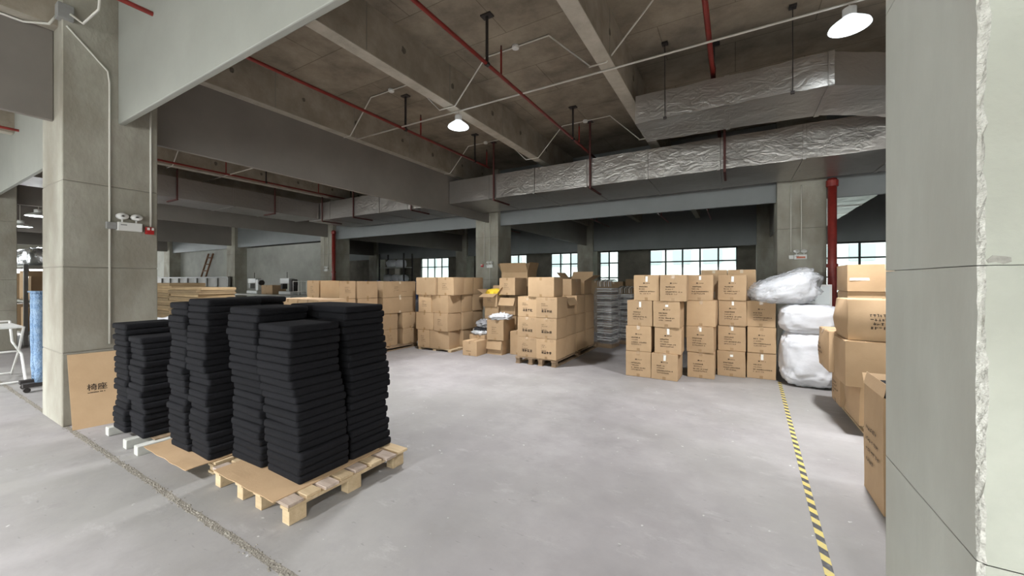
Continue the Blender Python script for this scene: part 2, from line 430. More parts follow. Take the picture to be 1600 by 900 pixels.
# ------------------------------------------------------------------ near column with a chipped arris
CX0, CX1, CY0, CY1 = .64, 1.48, 1.725, 2.56
def near_column():
    c = struct(MB().box(CX0 + .03, CY0 + .03, 0, CX1 - .006, CY1 - .006, ZS).build('column', M_jointp), 'big pale concrete column with a chipped corner beside the tape')
    rr = random.Random(5)
    for a, b in ((0, .7385), (.7415, 1.6435), (1.6465, 2.9), (2.903, ZS)):
        n = max(4, int((b - a) / .035)); mb = MB(); mc = MB(); mw = MB()
        # left face, broken corner strip and front face share a ragged border
        eL, eF, mid = [], [], []
        for k in range(n + 1):
            z = a + (b - a) * k / n
            q = .010 + .010 * nz((z * 9, 0, 0), 1, 2) + .006 * nz((z * 31, 4, 0), 1, 3) + rr.uniform(0, .006)
            p = .010 + .016 * max(0, nz((z * 4, 9, 0), 1, 5)) + .006 * nz((z * 27, 2, 0), 1, 7) + rr.uniform(0, .006)
            eL.append((CX0, CY0 + max(.004, q), z)); eF.append((CX0 + max(.004, p), CY0, z))
            mid.append((CX0 + .006 + rr.uniform(-.003, .006), CY0 + .006 + rr.uniform(-.003, .006), z))
        for k in range(n):
            mb.quad((CX0, CY1, eL[k][2]), eL[k], eL[k + 1], (CX0, CY1, eL[k + 1][2]))
            mw.quad(eF[k], (CX1, CY0, eF[k][2]), (CX1, CY0, eF[k + 1][2]), eF[k + 1])
            mc.quad(eL[k], mid[k], mid[k + 1], eL[k + 1]); mc.quad(mid[k], eF[k], eF[k + 1], mid[k + 1])
        mb.quad((CX1, CY0, a), (CX1, CY1, a), (CX1, CY1, b), (CX1, CY0, b)); mb.quad((CX1, CY1, a), (CX0, CY1, a), (CX0, CY1, b), (CX1, CY1, b))
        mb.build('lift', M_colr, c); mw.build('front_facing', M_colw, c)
        mc.build('chipped_edge', mat('broken_concrete', (.48, .47, .42), (.70, .69, .63), .95, scale=30, bump=.8, bscale=70), c, weld=True)
    pts = [(.655, 1.66), (.668, 1.675), (.69, 1.672), (.705, 1.668), (.706, 1.655), (.69, 1.648), (.675, 1.655), (.66, 1.652)]
    MB().prism([(x, CY0 - .0015, z) for x, z in pts], (0, .004, 0)).build('chip_scar', mat('grey_scar', (.27, .26, .23), (.36, .35, .31), .9, scale=60), c)
near_column()

# ------------------------------------------------------------------ floor joint and hazard tape
fj = struct(MB().grid((-30, 1.18, .0008), (30.6, 0, 0), (0, .042, 0), 300, 1,
      lambda p: (p.x, p.y + .012 * nz((p.x * 7, p.y * 20, 0), 1, 4), p.z)).build('floor_joint_strip', mat('sandy_joint', (.19, .17, .14), (.25, .23, .195), .95, scale=40, bump=.5, bscale=80)))
rr = random.Random(11); mb = MB()
for k in range(1700):
    x = rr.uniform(-6.3, -.9) if k > 500 else rr.uniform(-14, -6.4); y = 1.2 + rr.gauss(0, .014); r = rr.uniform(.004, .016) * (1.2 if rr.random() < .2 else .8)
    pts = [(x + r * rr.uniform(.6, 1.3) * math.cos(a), y + .7 * r * rr.uniform(.6, 1.2) * math.sin(a)) for a in (0, 1.25, 2.5, 3.8, 5.0)]
    i = len(mb.v); mb.v += [(u, v, .0005) for u, v in pts] + [(x + rr.uniform(-.3, .3) * r, y, r * rr.uniform(.25, .7))]
    for q in range(5): mb.f.append((i + q, i + (q + 1) % 5, i + 5))
o = mb.build('joint_rubble', mat('rubble_stone', (.16, .145, .12), (.27, .25, .21), .95, scale=9))
tag(o, 'broken mortar crumbs along the floor joint', 'rubble', kind='stuff')
rr = random.Random(17); mb = MB()
for k in range(75):
    x, y = rr.uniform(-6, .6), rr.uniform(1.4, 6.3); r = rr.uniform(.004, .014); z = .0012
    mb.poly([(x + r * rr.uniform(.5, 1.4) * math.cos(a), y + r * rr.uniform(.5, 1.4) * math.sin(a), z + rr.uniform(0, .003)) for a in (0, 1.2, 2.5, 3.7, 5.0)])
o = mb.build('floor_litter', mat('paper_scraps', (.46, .45, .43), rough=.9)); tag(o, 'tiny pale scraps scattered over the open floor', 'litter', kind='stuff')

def tape_mat():
    m, nt, b = _nt('hazard_tape'); N = nt.nodes; L = nt.links
    tc = N.new('ShaderNodeTexCoord'); w = N.new('ShaderNodeTexWave'); w.wave_type = 'BANDS'; w.bands_direction = 'DIAGONAL'
    sp = N.new('ShaderNodeSeparateXYZ'); L.new(tc.outputs['Object'], sp.inputs[0])
    ma = N.new('ShaderNodeMath'); ma.operation = 'MULTIPLY_ADD'; ma.inputs[1].default_value = .9; L.new(sp.outputs['X'], ma.inputs[0]); L.new(sp.outputs['Y'], ma.inputs[2])
    md = N.new('ShaderNodeMath'); md.operation = 'PINGPONG'; md.inputs[1].default_value = .07; L.new(ma.outputs[0], md.inputs[0])
    gt = N.new('ShaderNodeMath'); gt.operation = 'GREATER_THAN'; gt.inputs[1].default_value = .035; L.new(md.outputs[0], gt.inputs[0])
    n = N.new('ShaderNodeTexNoise'); n.inputs['Scale'].default_value = 25; L.new(tc.outputs['Object'], n.inputs['Vector'])
    mx = N.new('ShaderNodeMixRGB'); mx.inputs[1].default_value = (.58, .47, .13, 1); mx.inputs[2].default_value = (.05, .05, .055, 1); L.new(gt.outputs[0], mx.inputs[0])
    m2 = N.new('ShaderNodeMixRGB'); m2.inputs[2].default_value = (.35, .34, .33, 1); mr = N.new('ShaderNodeMapRange'); mr.inputs[1].default_value = .5; mr.inputs[2].default_value = .9; mr.inputs[4].default_value = .5
    L.new(n.outputs['Fac'], mr.inputs[0]); L.new(mr.outputs[0], m2.inputs[0]); L.new(mx.outputs[0], m2.inputs[1]); L.new(m2.outputs[0], b.inputs['Base Color'])
    b.inputs['Roughness'].default_value = .55
    return m
mb = MB()
for (xa, ya), (xb, yb) in (((.385, -2.0), (.443, 2.66)), ((.443, 2.66), (.60, 7.32))):
    mb.quad((xa - .022, ya, .0015), (xa + .022, ya, .0015), (xb + .022, yb, .0015), (xb - .022, yb, .0015))
tag(mb.build('hazard_tape', tape_mat()), 'yellow and black striped tape stuck along the floor', 'tape')

# ------------------------------------------------------------------ foil-wrapped ducts
def wrinkle(seed, amp=.012):
    def fn(p):
        d = Vector((nz(p, 2.2, seed), nz(p, 2.2, seed + 5), nz(p, 2.2, seed + 9))) * amp * .8 + Vector((nz(p, 7, seed), nz(p, 7, seed + 3), nz(p, 7, seed + 7))) * amp * .55
        return Vector(p) + d
    return fn
def straight_duct(label, axis, a0, a1, b0, b1, z0, z1, step=1.25, seed=1):
    t = thing('air_duct', label, 'duct', ((a0 + a1) / 2 if axis == 'x' else (b0 + b1) / 2, (b0 + b1) / 2 if axis == 'x' else (a0 + a1) / 2, z0))
    off = t.location
    n = max(1, round((a1 - a0) / step)); L = (a1 - a0) / n
    fn = wrinkle(seed)
    for k in range(n):
        u0, u1 = a0 + k * L, a0 + (k + 1) * L - .004
        mb = MB(); g = lambda p: fn(p) - off
        if axis == 'x': mb.gbox(u0, b0, z0, u1, b1, z1, .09, g)
        else: mb.gbox(b0, u0, z0, b1, u1, z1, .09, g)
        s = mb.build('duct_section', M_foil, t, smooth=True)
        # taped seam band round the joint
        e = .012; w = .05; mb = MB()
        for (p, q) in (((b0 - e, z0 - e), (b1 + e, z0 - .002)), ((b0 - e, z0 - .002), (b0 - .002, z1)), ((b1 + .002, z0 - .002), (b1 + e, z1))):
            if axis == 'x': mb.box(u1 - w - off.x, p[0] - off.y, p[1] - off.z, u1 - off.x, q[0] - off.y, q[1] - off.z)
            else: mb.box(p[0] - off.x, u1 - w - off.y, p[1] - off.z, q[0] - off.x, u1 - off.y, q[1] - off.z)
        mb.build('seam_tape', M_foil, s)
    return t
straight_duct('long silver foil duct running below the ceiling in front of the second cross beam', 'x', -6.64, 3.6, 8.10, 9.75, 3.65, 4.24, seed=2)
straight_duct('silver foil duct on the far side of the dark girder', 'x', -12.9, -6.98, 8.10, 9.75, 3.65, 4.24, seed=4)
straight_duct('silver foil duct running into the left bay behind the big column', 'y', 1.75, 8.06, -13.6, -12.3, 3.70, 4.22, seed=6)
straight_duct('silver foil duct beyond the red riser pipe', 'y', 10.6, 18.4, 1.62, 2.54, 3.36, 3.95, seed=8)
# bent branch duct near the bright lamp
def bent_duct():
    t = thing('air_duct', 'bent silver foil branch duct under the brightest lamp', 'duct', (0, 6.4, 3.96))
    off = t.location; fn = wrinkle(12, .016)
    F = [(-1.3, 5.95), (-.1, 5.95), (1.0, 5.95), (1.75, 6.4), (2.7, 7.1), (3.5, 7.7)]
    B = [(-1.3, 6.85), (-.1, 6.88), (1.05, 6.97), (1.75, 7.42), (2.1, 7.75), (2.7, 8.09)]
    z0, z1 = 3.96, 4.36
    for k in range(len(F) - 1):
        mb = MB()
        a, b, c, d = [Vector((*p, 0)) for p in (F[k], F[k + 1], B[k + 1], B[k])]
        g = lambda p: fn(p) - off
        def patch(p00, p10, p11, p01, nu, nv):
            i0 = len(mb.v)
            for u in range(nu + 1):
                for v in range(nv + 1):
                    s_, r_ = u / nu, v / nv
                    mb.v.append(tuple(g((p00 * (1 - s_) + p10 * s_) * (1 - r_) + (p01 * (1 - s_) + p11 * s_) * r_)))
            for u in range(nu):
                for v in range(nv):
                    q = i0 + u * (nv + 1) + v; mb.f.append((q, q + nv + 1, q + nv + 2, q + 1))
        zb, zt = Vector((0, 0, z0)), Vector((0, 0, z1)); n = 13
        patch(a + zb, d + zb, c + zb, b + zb, 10, n); patch(a + zt, b + zt, c + zt, d + zt, n, 10)
        patch(a + zb, b + zb, b + zt, a + zt, n, 5); patch(d + zt, c + zt, c + zb, d + zb, n, 5)
        if k == 0: patch(a + zb, a + zt, d + zt, d + zb, 5, 10)
        mb.build('duct_section', M_foil, t, smooth=True)
    for k in (1, 2):
        mb = MB(); x = F[k][0]
        mb.box(x - .03, F[k][1] - .02 - off.y, -.012, x + .03, F[k][1] - .004 - off.y, .4)
        mb.box(x - .03, F[k][1] - .02 - off.y, -.016, x + .03, B[k][1] - off.y, -.004)
        mb.build('seam_tape', M_foil, t)
bent_duct()
# duct hangers: dark red iron, L shaped
def hanger(x, y, zb, reach, label, ax='y'):
    t = thing('duct_hanger', label, 'hanger', (x, y, zb), group='iron duct hangers')
    MB().box(-.02, -.012, 0, .02, .012, ZS - zb - .01).build('rod', M_redrust, t)
    MB().box(-.06, -.06, ZS - zb - .01, .06, .06, ZS - zb).build('ceiling_plate', M_ironk, t)
    if ax == 'y': MB().box(-.02, -.012, -.035, .02, reach, 0).build('cross_bar', M_redrust, t)
    else: MB().box(-reach, -.02, -.035, .012, .02, 0).build('cross_bar', M_redrust, t)
for x, w in ((-5.2, 'over the carton pallets beside the dark girder'), (-2.72, 'in the middle of the long duct'), (-.17, 'on the long duct close to the bent duct')):
    hanger(x, 8.06, 3.62, .75, 'dark red iron hanger holding the duct ' + w)
hanger(-12.1, 8.06, 3.62, .75, 'dark red iron hanger at the corner of the ducts behind the girder')
hanger(-10.5, 8.06, 3.62, .75, 'dark red iron hanger at the middle of the duct behind the girder')
hanger(-8.0, 8.06, 3.62, .75, 'dark red iron hanger of the duct just behind the dark girder')
hanger(-12.26, 6.6, 3.67, .6, 'dark red iron hanger on the left bay duct', 'x')
hanger(-12.26, 4.2, 3.67, .6, 'dark red iron hanger on the left bay duct by the big column', 'x')
for k, (x, y, zb) in enumerate(((-.88, 5.92, 3.94), (.62, 5.92, 3.94))):
    t = thing('thin_rod_hanger', ['thin black rod holding the end of the bent duct', 'thin black rod holding the bent duct under the bright lamp'][k], 'hanger', (x, y, zb), group='thin black duct rods')
    MB().tube([(0, 0, 0), (0, 0, ZS - zb)], .006, 6).build('rod', M_ironk, t); MB().box(-.04, -.04, ZS - zb - .03, .04, .04, ZS - zb).build('ceiling_anchor', M_ironk, t); MB().box(-.02, -.02, -.01, .02, .02, .02).build('clamp', M_ironk, t)

# ------------------------------------------------------------------ sprinkler pipes
def sprinkler(x, y0, y1, label, rods, risers, z=4.4, r=.024):
    t = thing('sprinkler_pipe', label, 'pipe', (x, y0, z), group='red sprinkler pipes along the ceiling')
    MB().tube([(0, 0, 0), (0, y1 - y0, 0)], r, 10).build('pipe', M_red, t, smooth=True)
    for y in rods:
        rd = MB().box(-.014, y - y0 - .014, r, .014, y - y0 + .014, ZS - z).build('hanger_rod', M_ironk, t)
        MB().box(-.075, y - y0 - .05, ZS - z - .02, .075, y - y0 + .05, ZS - z).build('plate', M_ironk, rd)
        MB().tube([(0, y - y0 - .025, 0), (0, y - y0 + .025, 0)], r + .008, 10).build('clamp', M_ironk, t)
    for y in risers:
        MB().tube([(0, y - y0, 0), (0, y - y0, .36)], .014, 8).build('riser', M_red, t)
        MB().tube([(0, y - y0, .36), (0, y - y0, .42)], .01, 6).build('sprinkler_head', M_redrust, t)
sprinkler(-5.3, -6.5, 8.0, 'red sprinkler pipe close to the dark girder', (5.2, 7.4), (5.6, 7.9))
sprinkler(-2.78, -6.5, 9.5, 'red sprinkler pipe down the middle of the ceiling bay', (4.15, 7.2), (4.5, 7.55))
sprinkler(-.27, -6.5, 9.5, 'red sprinkler pipe passing over the bent duct', (6.3,), (6.6,), z=4.47, r=.03)
sprinkler(-9.3, -6.5, 9.9, 'red sprinkler pipe over the bay behind the dark girder', (3.2, 6.0, 8.8), (5.0, 7.6))
sprinkler(-11.6, -6.5, 9.9, 'red sprinkler pipe over the duct corner behind the girder', (3.2, 6.0, 8.8), (5.0, 7.6))
for k, (x, w) in enumerate(((-5.3, 'beyond the second cross beam near the small column'), (-2.6, 'beyond the second cross beam over the wrapped stacks'), (-.9, 'beyond the second cross beam by the red riser'), (-10.2, 'beyond the second cross beam over the carton wall'))):
    sprinkler(x, 10.9, 18.5, 'red sprinkler pipe ' + w, (13.0, 16.2), (13.5, 16.6), z=4.2)
t = thing('fire_riser', 'thick red fire riser pipe standing beside the lit column', 'pipe', (1.68, 9.9, 0))
MB().tube([(0, 0, 0), (0, 0, 3.64)], .075, 16).build('pipe', M_red, t, smooth=True)
MB().tube([(0, 0, 1.86), (0, 0, 1.93)], .095, 16).build('coupling', M_red, t)
MB().tube([(0, 0, 3.48), (0, 0, 3.6)], .1, 16).build('flange', M_red, t)
MB().tube([(0, 0, .6), (0, 0, .66)], .095, 16).build('coupling', M_red, t)
t = thing('fire_riser', 'red fire riser pipe at the far pale column', 'pipe', (-14.25, 10.0, 0))
MB().tube([(0, 0, 0), (0, 0, 3.64)], .07, 12).build('pipe', M_red, t, smooth=True)
MB().tube([(0, 0, 1.9), (0, 0, 1.97)], .09, 12).build('coupling', M_red, t)
MB().tube([(0, 0, 3.5), (0, 0, 3.6)], .09, 12).build('flange', M_red, t)

# ------------------------------------------------------------------ conduits
def conduit(label, pts, r=.011, boxes=(), m=None):
    p0 = Vector(pts[0]); t = thing('electric_conduit', label, 'conduit', p0, group='pale electric conduits')
    MB().tube([Vector(p) - p0 for p in pts], r, 8).build('tube', m or M_conduit, t, smooth=True)
    for b in boxes:
        q = Vector(b) - p0
        MB().lathe([(.05, 0), (.055, -.02), (.05, -.045), (.02, -.05)], 12, tuple(q + Vector((0, 0, .02))), close=True).build('junction_box', M_white, t)
conduit('straight pale conduit carrying the ceiling lamps', [(-6.62, 5.09, 4.408), (10, 5.09, 4.408)], .013)
conduit('straight pale conduit over the bay behind the dark girder', [(-14.5, 5.09, 4.408), (-6.99, 5.09, 4.408)], .013)
def zig(y, label, x0, bays):
    pts = []; bx = []
    for xb in bays:
        pts += [(xb - .2, y, 4.408), (xb + .03, y, 4.408), (xb + .62, y, 5.012), (xb + 1.68, y, 5.012), (xb + 2.28, y, 4.408)]
        bx.append((xb + 1.15, y, 5.012))
    conduit(label, pts, .011, bx)
for y, w in ((4.9, 'zigzag pale conduit over the beams beside the lamps'), (7.93, 'zigzag pale conduit over the beams in front of the long duct')):
    zig(y, w, 0, (-6.5, -3.93, -1.47))
zig(4.0, 'zigzag pale conduit over the beams behind the dark girder', 0, (-14.55, -11.97, -9.4))
zig(-1.2, 'zigzag pale conduit over the beams of the near bay', 0, (-6.5, -3.93, -1.47))
conduit('pale conduit bending down the big column to the emergency light', [(-6.316, 1.2, 4.38), (-6.316, 1.52, 4.03), (-6.316, 1.535, 3.9), (-6.316, 1.535, .86)], .010)
conduit('pale conduit down the big column to the red alarm', [(-6.316, 1.9, 4.4), (-6.316, 1.9, 2.26)], .011)
conduit('pale conduit along the painted girder above the big column', [(-6.645, -4.0, 4.39), (-6.645, .95, 4.39), (-6.46, 1.1, 4.39), (-6.42, 1.15, 4.5)], .012)
conduit('pale conduit bending off the big column towards the sprinkler pipe', [(-6.27, 1.22, 4.5), (-6.2, 1.3, 4.42), (-5.9, 1.35, 4.5), (-5.5, 1.3, 5.01)], .012)
o = MB().box(-6.40, 1.13, 4.44, -6.28, 1.25, 4.60).build('junction_box', M_grey, bevel=.005); tag(o, 'grey junction box high on the big column', 'junction box')
for (x, y, z0, z1, w) in ((1.02, 10.04, 2.2, 3.6, 'thin conduit on the lit column beside the red riser'), (1.20, 10.04, 2.24, 3.6, 'second thin conduit on the lit column near the red riser'),
                          (-6.83, 10.04, 2.15, 3.6, 'thin conduit on the middle column beside the alarm'), (-6.62, 10.04, .4, 3.6, 'thin conduit on the middle column beside its emergency light'),
                          (-14.65, 10.04, 2.1, 3.6, 'thin conduit on the far pale column'), (-14.95, 10.04, 2.1, 3.6, 'second thin conduit on the far pale column')):
    conduit(w, [(x, y, z0), (x, y, z1)], .010)

# ------------------------------------------------------------------ lamps
M_refl = mat('frosted_lamp_shade', (.8, .82, .82), rough=.35, emit=(.88, .95, 1.0), es=1.4)
M_lens = mat('lamp_lens', (.9, .95, 1), rough=.3, emit=(.86, .95, 1.0), es=28)
M_lenscool = M_lens
def lamp(x, y, z, label, top=4.40, power=None, r=.17, shade=None):
    t = thing('pendant_lamp', label, 'lamp', (x, y, z), group='round ceiling lamps')
    MB().lathe([(r, 0), (r * .95, .022), (r * .72, .055), (r * .48, .085), (r * .34, .105)], 28).build('reflector', shade or M_refl, t, smooth=True, solid=-.004)
    MB().lathe([(r * .34, .1), (r * .34, .19), (r * .2, .205), (.012, .21)], 20, close=True).build('driver_housing', M_white, t, smooth=False)
    MB().lathe([(.001, .006), (r * .6, .004), (r * .93, .01)], 28).build('lens', M_lens, t)
    MB().tube([(0, 0, .2), (0, 0, top - z)], .008, 8).build('stem', M_conduit, t)
    d = bpy.data.lights.new('lamp_light', 'AREA'); d.shape = 'DISK'; d.size = r * 1.9; d.energy = power or LAMP_W; d.color = (.97, .98, 1.0); d.spread = math.radians(125)
    o = bpy.data.objects.new('lamp_light', d); COL.objects.link(o); o.parent = t; o.location = (0, 0, -.006)
    return t
lamp(-3.98, 5.09, 4.14, 'small lit round lamp hanging in the middle of the ceiling')
lamp(1.0, 5.09, 4.16, 'brightest round lamp above the bent duct')
lamp(-8.95, 5.09, 4.14, 'round lamp of the bay behind the dark girder')
lamp(-17.3, 2.75, 3.43, 'white pendant lamp in the left bay, the higher of two', top=5.02, r=.26, shade=M_white)
lamp(-19.3, 2.7, 3.27, 'white pendant lamp in the left bay, the lower of two', top=5.02, r=.26, shade=M_white)
lamp(6.0, 5.09, 4.16, 'round lamp above the aisle past the chipped column', power=320)
for x, w in ((-12, 'first'), (-8, 'second'), (-4, 'third'), (1.0, 'fourth'), (6.0, 'fifth')): lamp(x, -2.7, 4.16, 'round ceiling lamp of the near bay, %s from the west' % w, power=360)
for o in list(COL.objects):
    if o.name.startswith('pendant_lamp') and o.location.y < 0: o['group'] = 'lamps of the near bay'

# ------------------------------------------------------------------ emergency lights and alarms
def emergency(loc, face, label, sc=1.0, lit=False):
    """twin-head emergency light; face '+x' or '-y'"""
    t = thing('emergency_light', label, 'emergency light', loc, math.pi / 2 if face == '+x' else 0)
    # local: front is -y
    b = MB().box(-.11, -.06, 0, .11, 0, .1).build('housing', M_white, t, bevel=.008)
    MB().box(-.085, -.063, .06, -.03, -.06, .075).build('label_plate', M_grey, b)
    if lit: MB().box(-.07, -.064, .02, .08, -.06, .06).build('lit_sign', mat('orange_sign', (.5, .12, .05), rough=.4), b)
    MB().box(-.2, -.05, .01, -.115, 0, .09).build('terminal_box', M_grey if not lit else M_white, t, bevel=.004)
    for s in (-.065, .06):
        h = MB().lathe([(.015, .02), (.045, .012), (.055, 0), (.055, -.035), (.03, -.042), (.001, -.043)], 20).mesh('lamp_head', M_white, smooth=True)
        o = link('lamp_head', h, t, (s, -.05, .17)); o.rotation_euler = (math.radians(90), 0, 0); o.scale = (1, .7, 1)
        mb = MB().tube([(s, -.03, .095), (s, -.03, .15)], .008, 6).build('stalk', M_white, t)
    return t
emergency((-6.325, 1.70, 2.19), '+x', 'twin-head white emergency light on the big column')
emergency((-6.60, 10.05, 1.99), '-y', 'small twin-head emergency light on the middle column above the cartons')
emergency((1.18, 10.05, 2.04), '-y', 'twin-head emergency light with an orange sign on the lit column', lit=True)
emergency((-14.75, 10.05, 1.98), '-y', 'tiny twin-head emergency light on the far pale column')
def alarm(loc, face, label, m):
    t = thing('fire_alarm', label, 'alarm', loc, math.pi / 2 if face == '+x' else 0)
    MB().box(-.04, -.045, 0, .04, 0, .09).build('case', m, t, bevel=.008)
    MB().box(-.03, -.06, .05, -.008, -.045, .08).build('strobe_lens', M_white, t); MB().box(.012, -.06, .05, .03, -.045, .08).build('strobe_lens', M_white, t)
    MB().box(-.025, -.05, .01, .025, -.045, .035).build('push_plate', M_white if m is M_ironk else M_alred, t)
alarm((-6.325, 1.885, 2.17), '+x', 'red fire alarm box on the big column', M_alred)
alarm((-6.90, 10.05, 2.02), '-y', 'small dark red alarm box on the middle column', M_alred)
# ------------------------------------------------------------------ goods: materials
M_card = mat('brown_cardboard', (.44, .297, .168), (.49, .335, .195), .85, scale=3, bump=.05, bscale=60, rand=.10)
M_cardd = mat('old_cardboard', (.36, .245, .138), (.42, .288, .165), .88, scale=2.5, bump=.08, bscale=40, rand=.10)
M_cardin = mat('cardboard_inside', (.30, .195, .10), rough=.9)
M_ink = mat('dark_print_ink', (.055, .036, .024), rough=.9)
M_tape = mat('brown_packing_tape', (.385, .25, .13), rough=.25, coat=.3)
M_ctape = mat('clear_packing_tape', (.62, .52, .38), rough=.15, coat=.5)
M_stick = mat('white_sticker', (.82, .81, .76), rough=.6)
M_wood = mat('pale_pallet_wood', (.50, .37, .22), (.62, .48, .30), .8, scale=5, bump=.2, bscale=40, stretch=(.6, 5, 5), rand=.12)
M_woodw = mat('weathered_pallet_wood', (.36, .28, .22), (.55, .45, .38), .85, scale=5, bump=.25, bscale=40, stretch=(.6, 6, 6), rand=.15)
M_woodd = mat('brown_pallet_wood', (.22, .15, .09), (.34, .24, .15), .85, scale=5, bump=.2, bscale=40, stretch=(.6, 5, 5), rand=.12)
M_wpaint = mat('dirty_white_timber', (.42, .42, .385), (.54, .54, .50), .8, scale=6)
M_black = mat('black_seat_fabric', (.009, .009, .0108), (.013, .013, .0155), .95, scale=60, bump=.35, bscale=260, rand=.12, spec=.2)
M_foam = mat('white_foam', (.62, .63, .66), (.72, .73, .76), .5, scale=3, bump=.3, bscale=7, stretch=(1, 1, 1.6))
def film_mat(name, alpha, tint):
    m, nt, b = _nt(name); N = nt.nodes; L = nt.links
    b.inputs['Base Color'].default_value = (*tint, 1); b.inputs['Roughness'].default_value = .18; b.inputs['Alpha'].default_value = alpha
    tc = N.new('ShaderNodeTexCoord'); n = N.new('ShaderNodeTexNoise'); n.inputs['Scale'].default_value = 9; n.inputs['Detail'].default_value = 6; n.inputs['Distortion'].default_value = 1.5
    L.new(tc.outputs['Object'], n.inputs['Vector']); bp = N.new('ShaderNodeBump'); bp.inputs['Strength'].default_value = .9; bp.inputs['Distance'].default_value = .04
    L.new(n.outputs['Fac'], bp.inputs['Height']); L.new(bp.outputs[0], b.inputs['Normal']); return m
M_film = film_mat('clear_plastic_film', .35, (.80, .82, .84))
M_filmg = film_mat('grey_plastic_film', .26, (.72, .72, .75))

# ------------------------------------------------------------------ cartons
def pseudo_line(strokes, x, z, h, n, rnd, bold=.16):
    """a row of small unreadable glyph marks, as the blurred print shows"""
    for _ in range(n):
        w = h * rnd.uniform(.55, .85)
        if rnd.random() < .12: x += w * .8; continue
        k = rnd.randint(2, 3); t = h * bold * 1.35
        for q in range(k):
            if rnd.random() < .55:
                u = x + rnd.uniform(0, w - t); strokes.append((u, z, u + t, z + h * rnd.uniform(.6, 1)))
            else:
                v = z + rnd.uniform(0, h - t); strokes.append((x, v, x + w, v + t))
        x += w + h * .22
    return x
def print_strokes(style, w, h, rnd):
    s = []
    if style == 'row':
        s.append((-.045, h * .66, -.02, h * .66 + .018)); pseudo_line(s, -.01, h * .66, .016, 5, rnd)
        for zz, n, b in ((.52, 8, .3), (.43, 7, .16), (.335, 14, .24), (.25, 11, .16)): pseudo_line(s, -w * .28, h * zz, .02, n, rnd, b)
    elif style == 'pallet':
        for zz, n in ((.66, 6), (.58, 9), (.49, 1), (.41, 9)): pseudo_line(s, -w * .24, h * zz, .016, n, rnd)
        for q in range(4):
            x0 = -w * .23 + q * .055
            for _ in range(3): u = x0 + rnd.uniform(0, .035); s.append((u, h * .27, u + .008, h * .27 + .048))
            for _ in range(3): v = h * .27 + rnd.uniform(0, .042); s.append((x0, v, x0 + .046, v + .007))
        s += [(w * .22, h * .86, w * .36, h * .865), (w * .22, h * .93, w * .36, h * .935), (w * .22, h * .86, w * .225, h * .935), (w * .355, h * .86, w * .36, h * .935)]
    elif style == 'plain':
        for zz, n in ((.62, 7), (.52, 5), (.42, 8)): pseudo_line(s, -w * .18, h * zz, .018, n, rnd)
        s += [(-w * .2, h * .34, w * .2, h * .35)]
    elif style == 'side':
        for zz, n in ((.60, 9), (.50, 11), (.40, 12), (.30, 6)): pseudo_line(s, -w * .3, h * zz, .03, n, rnd)
    elif style == 'seat':
        for zz, n in ((.3, 12),): pseudo_line(s, -w * .26, h * zz, .014, n, rnd, .4)
    return s
CARTONS = []
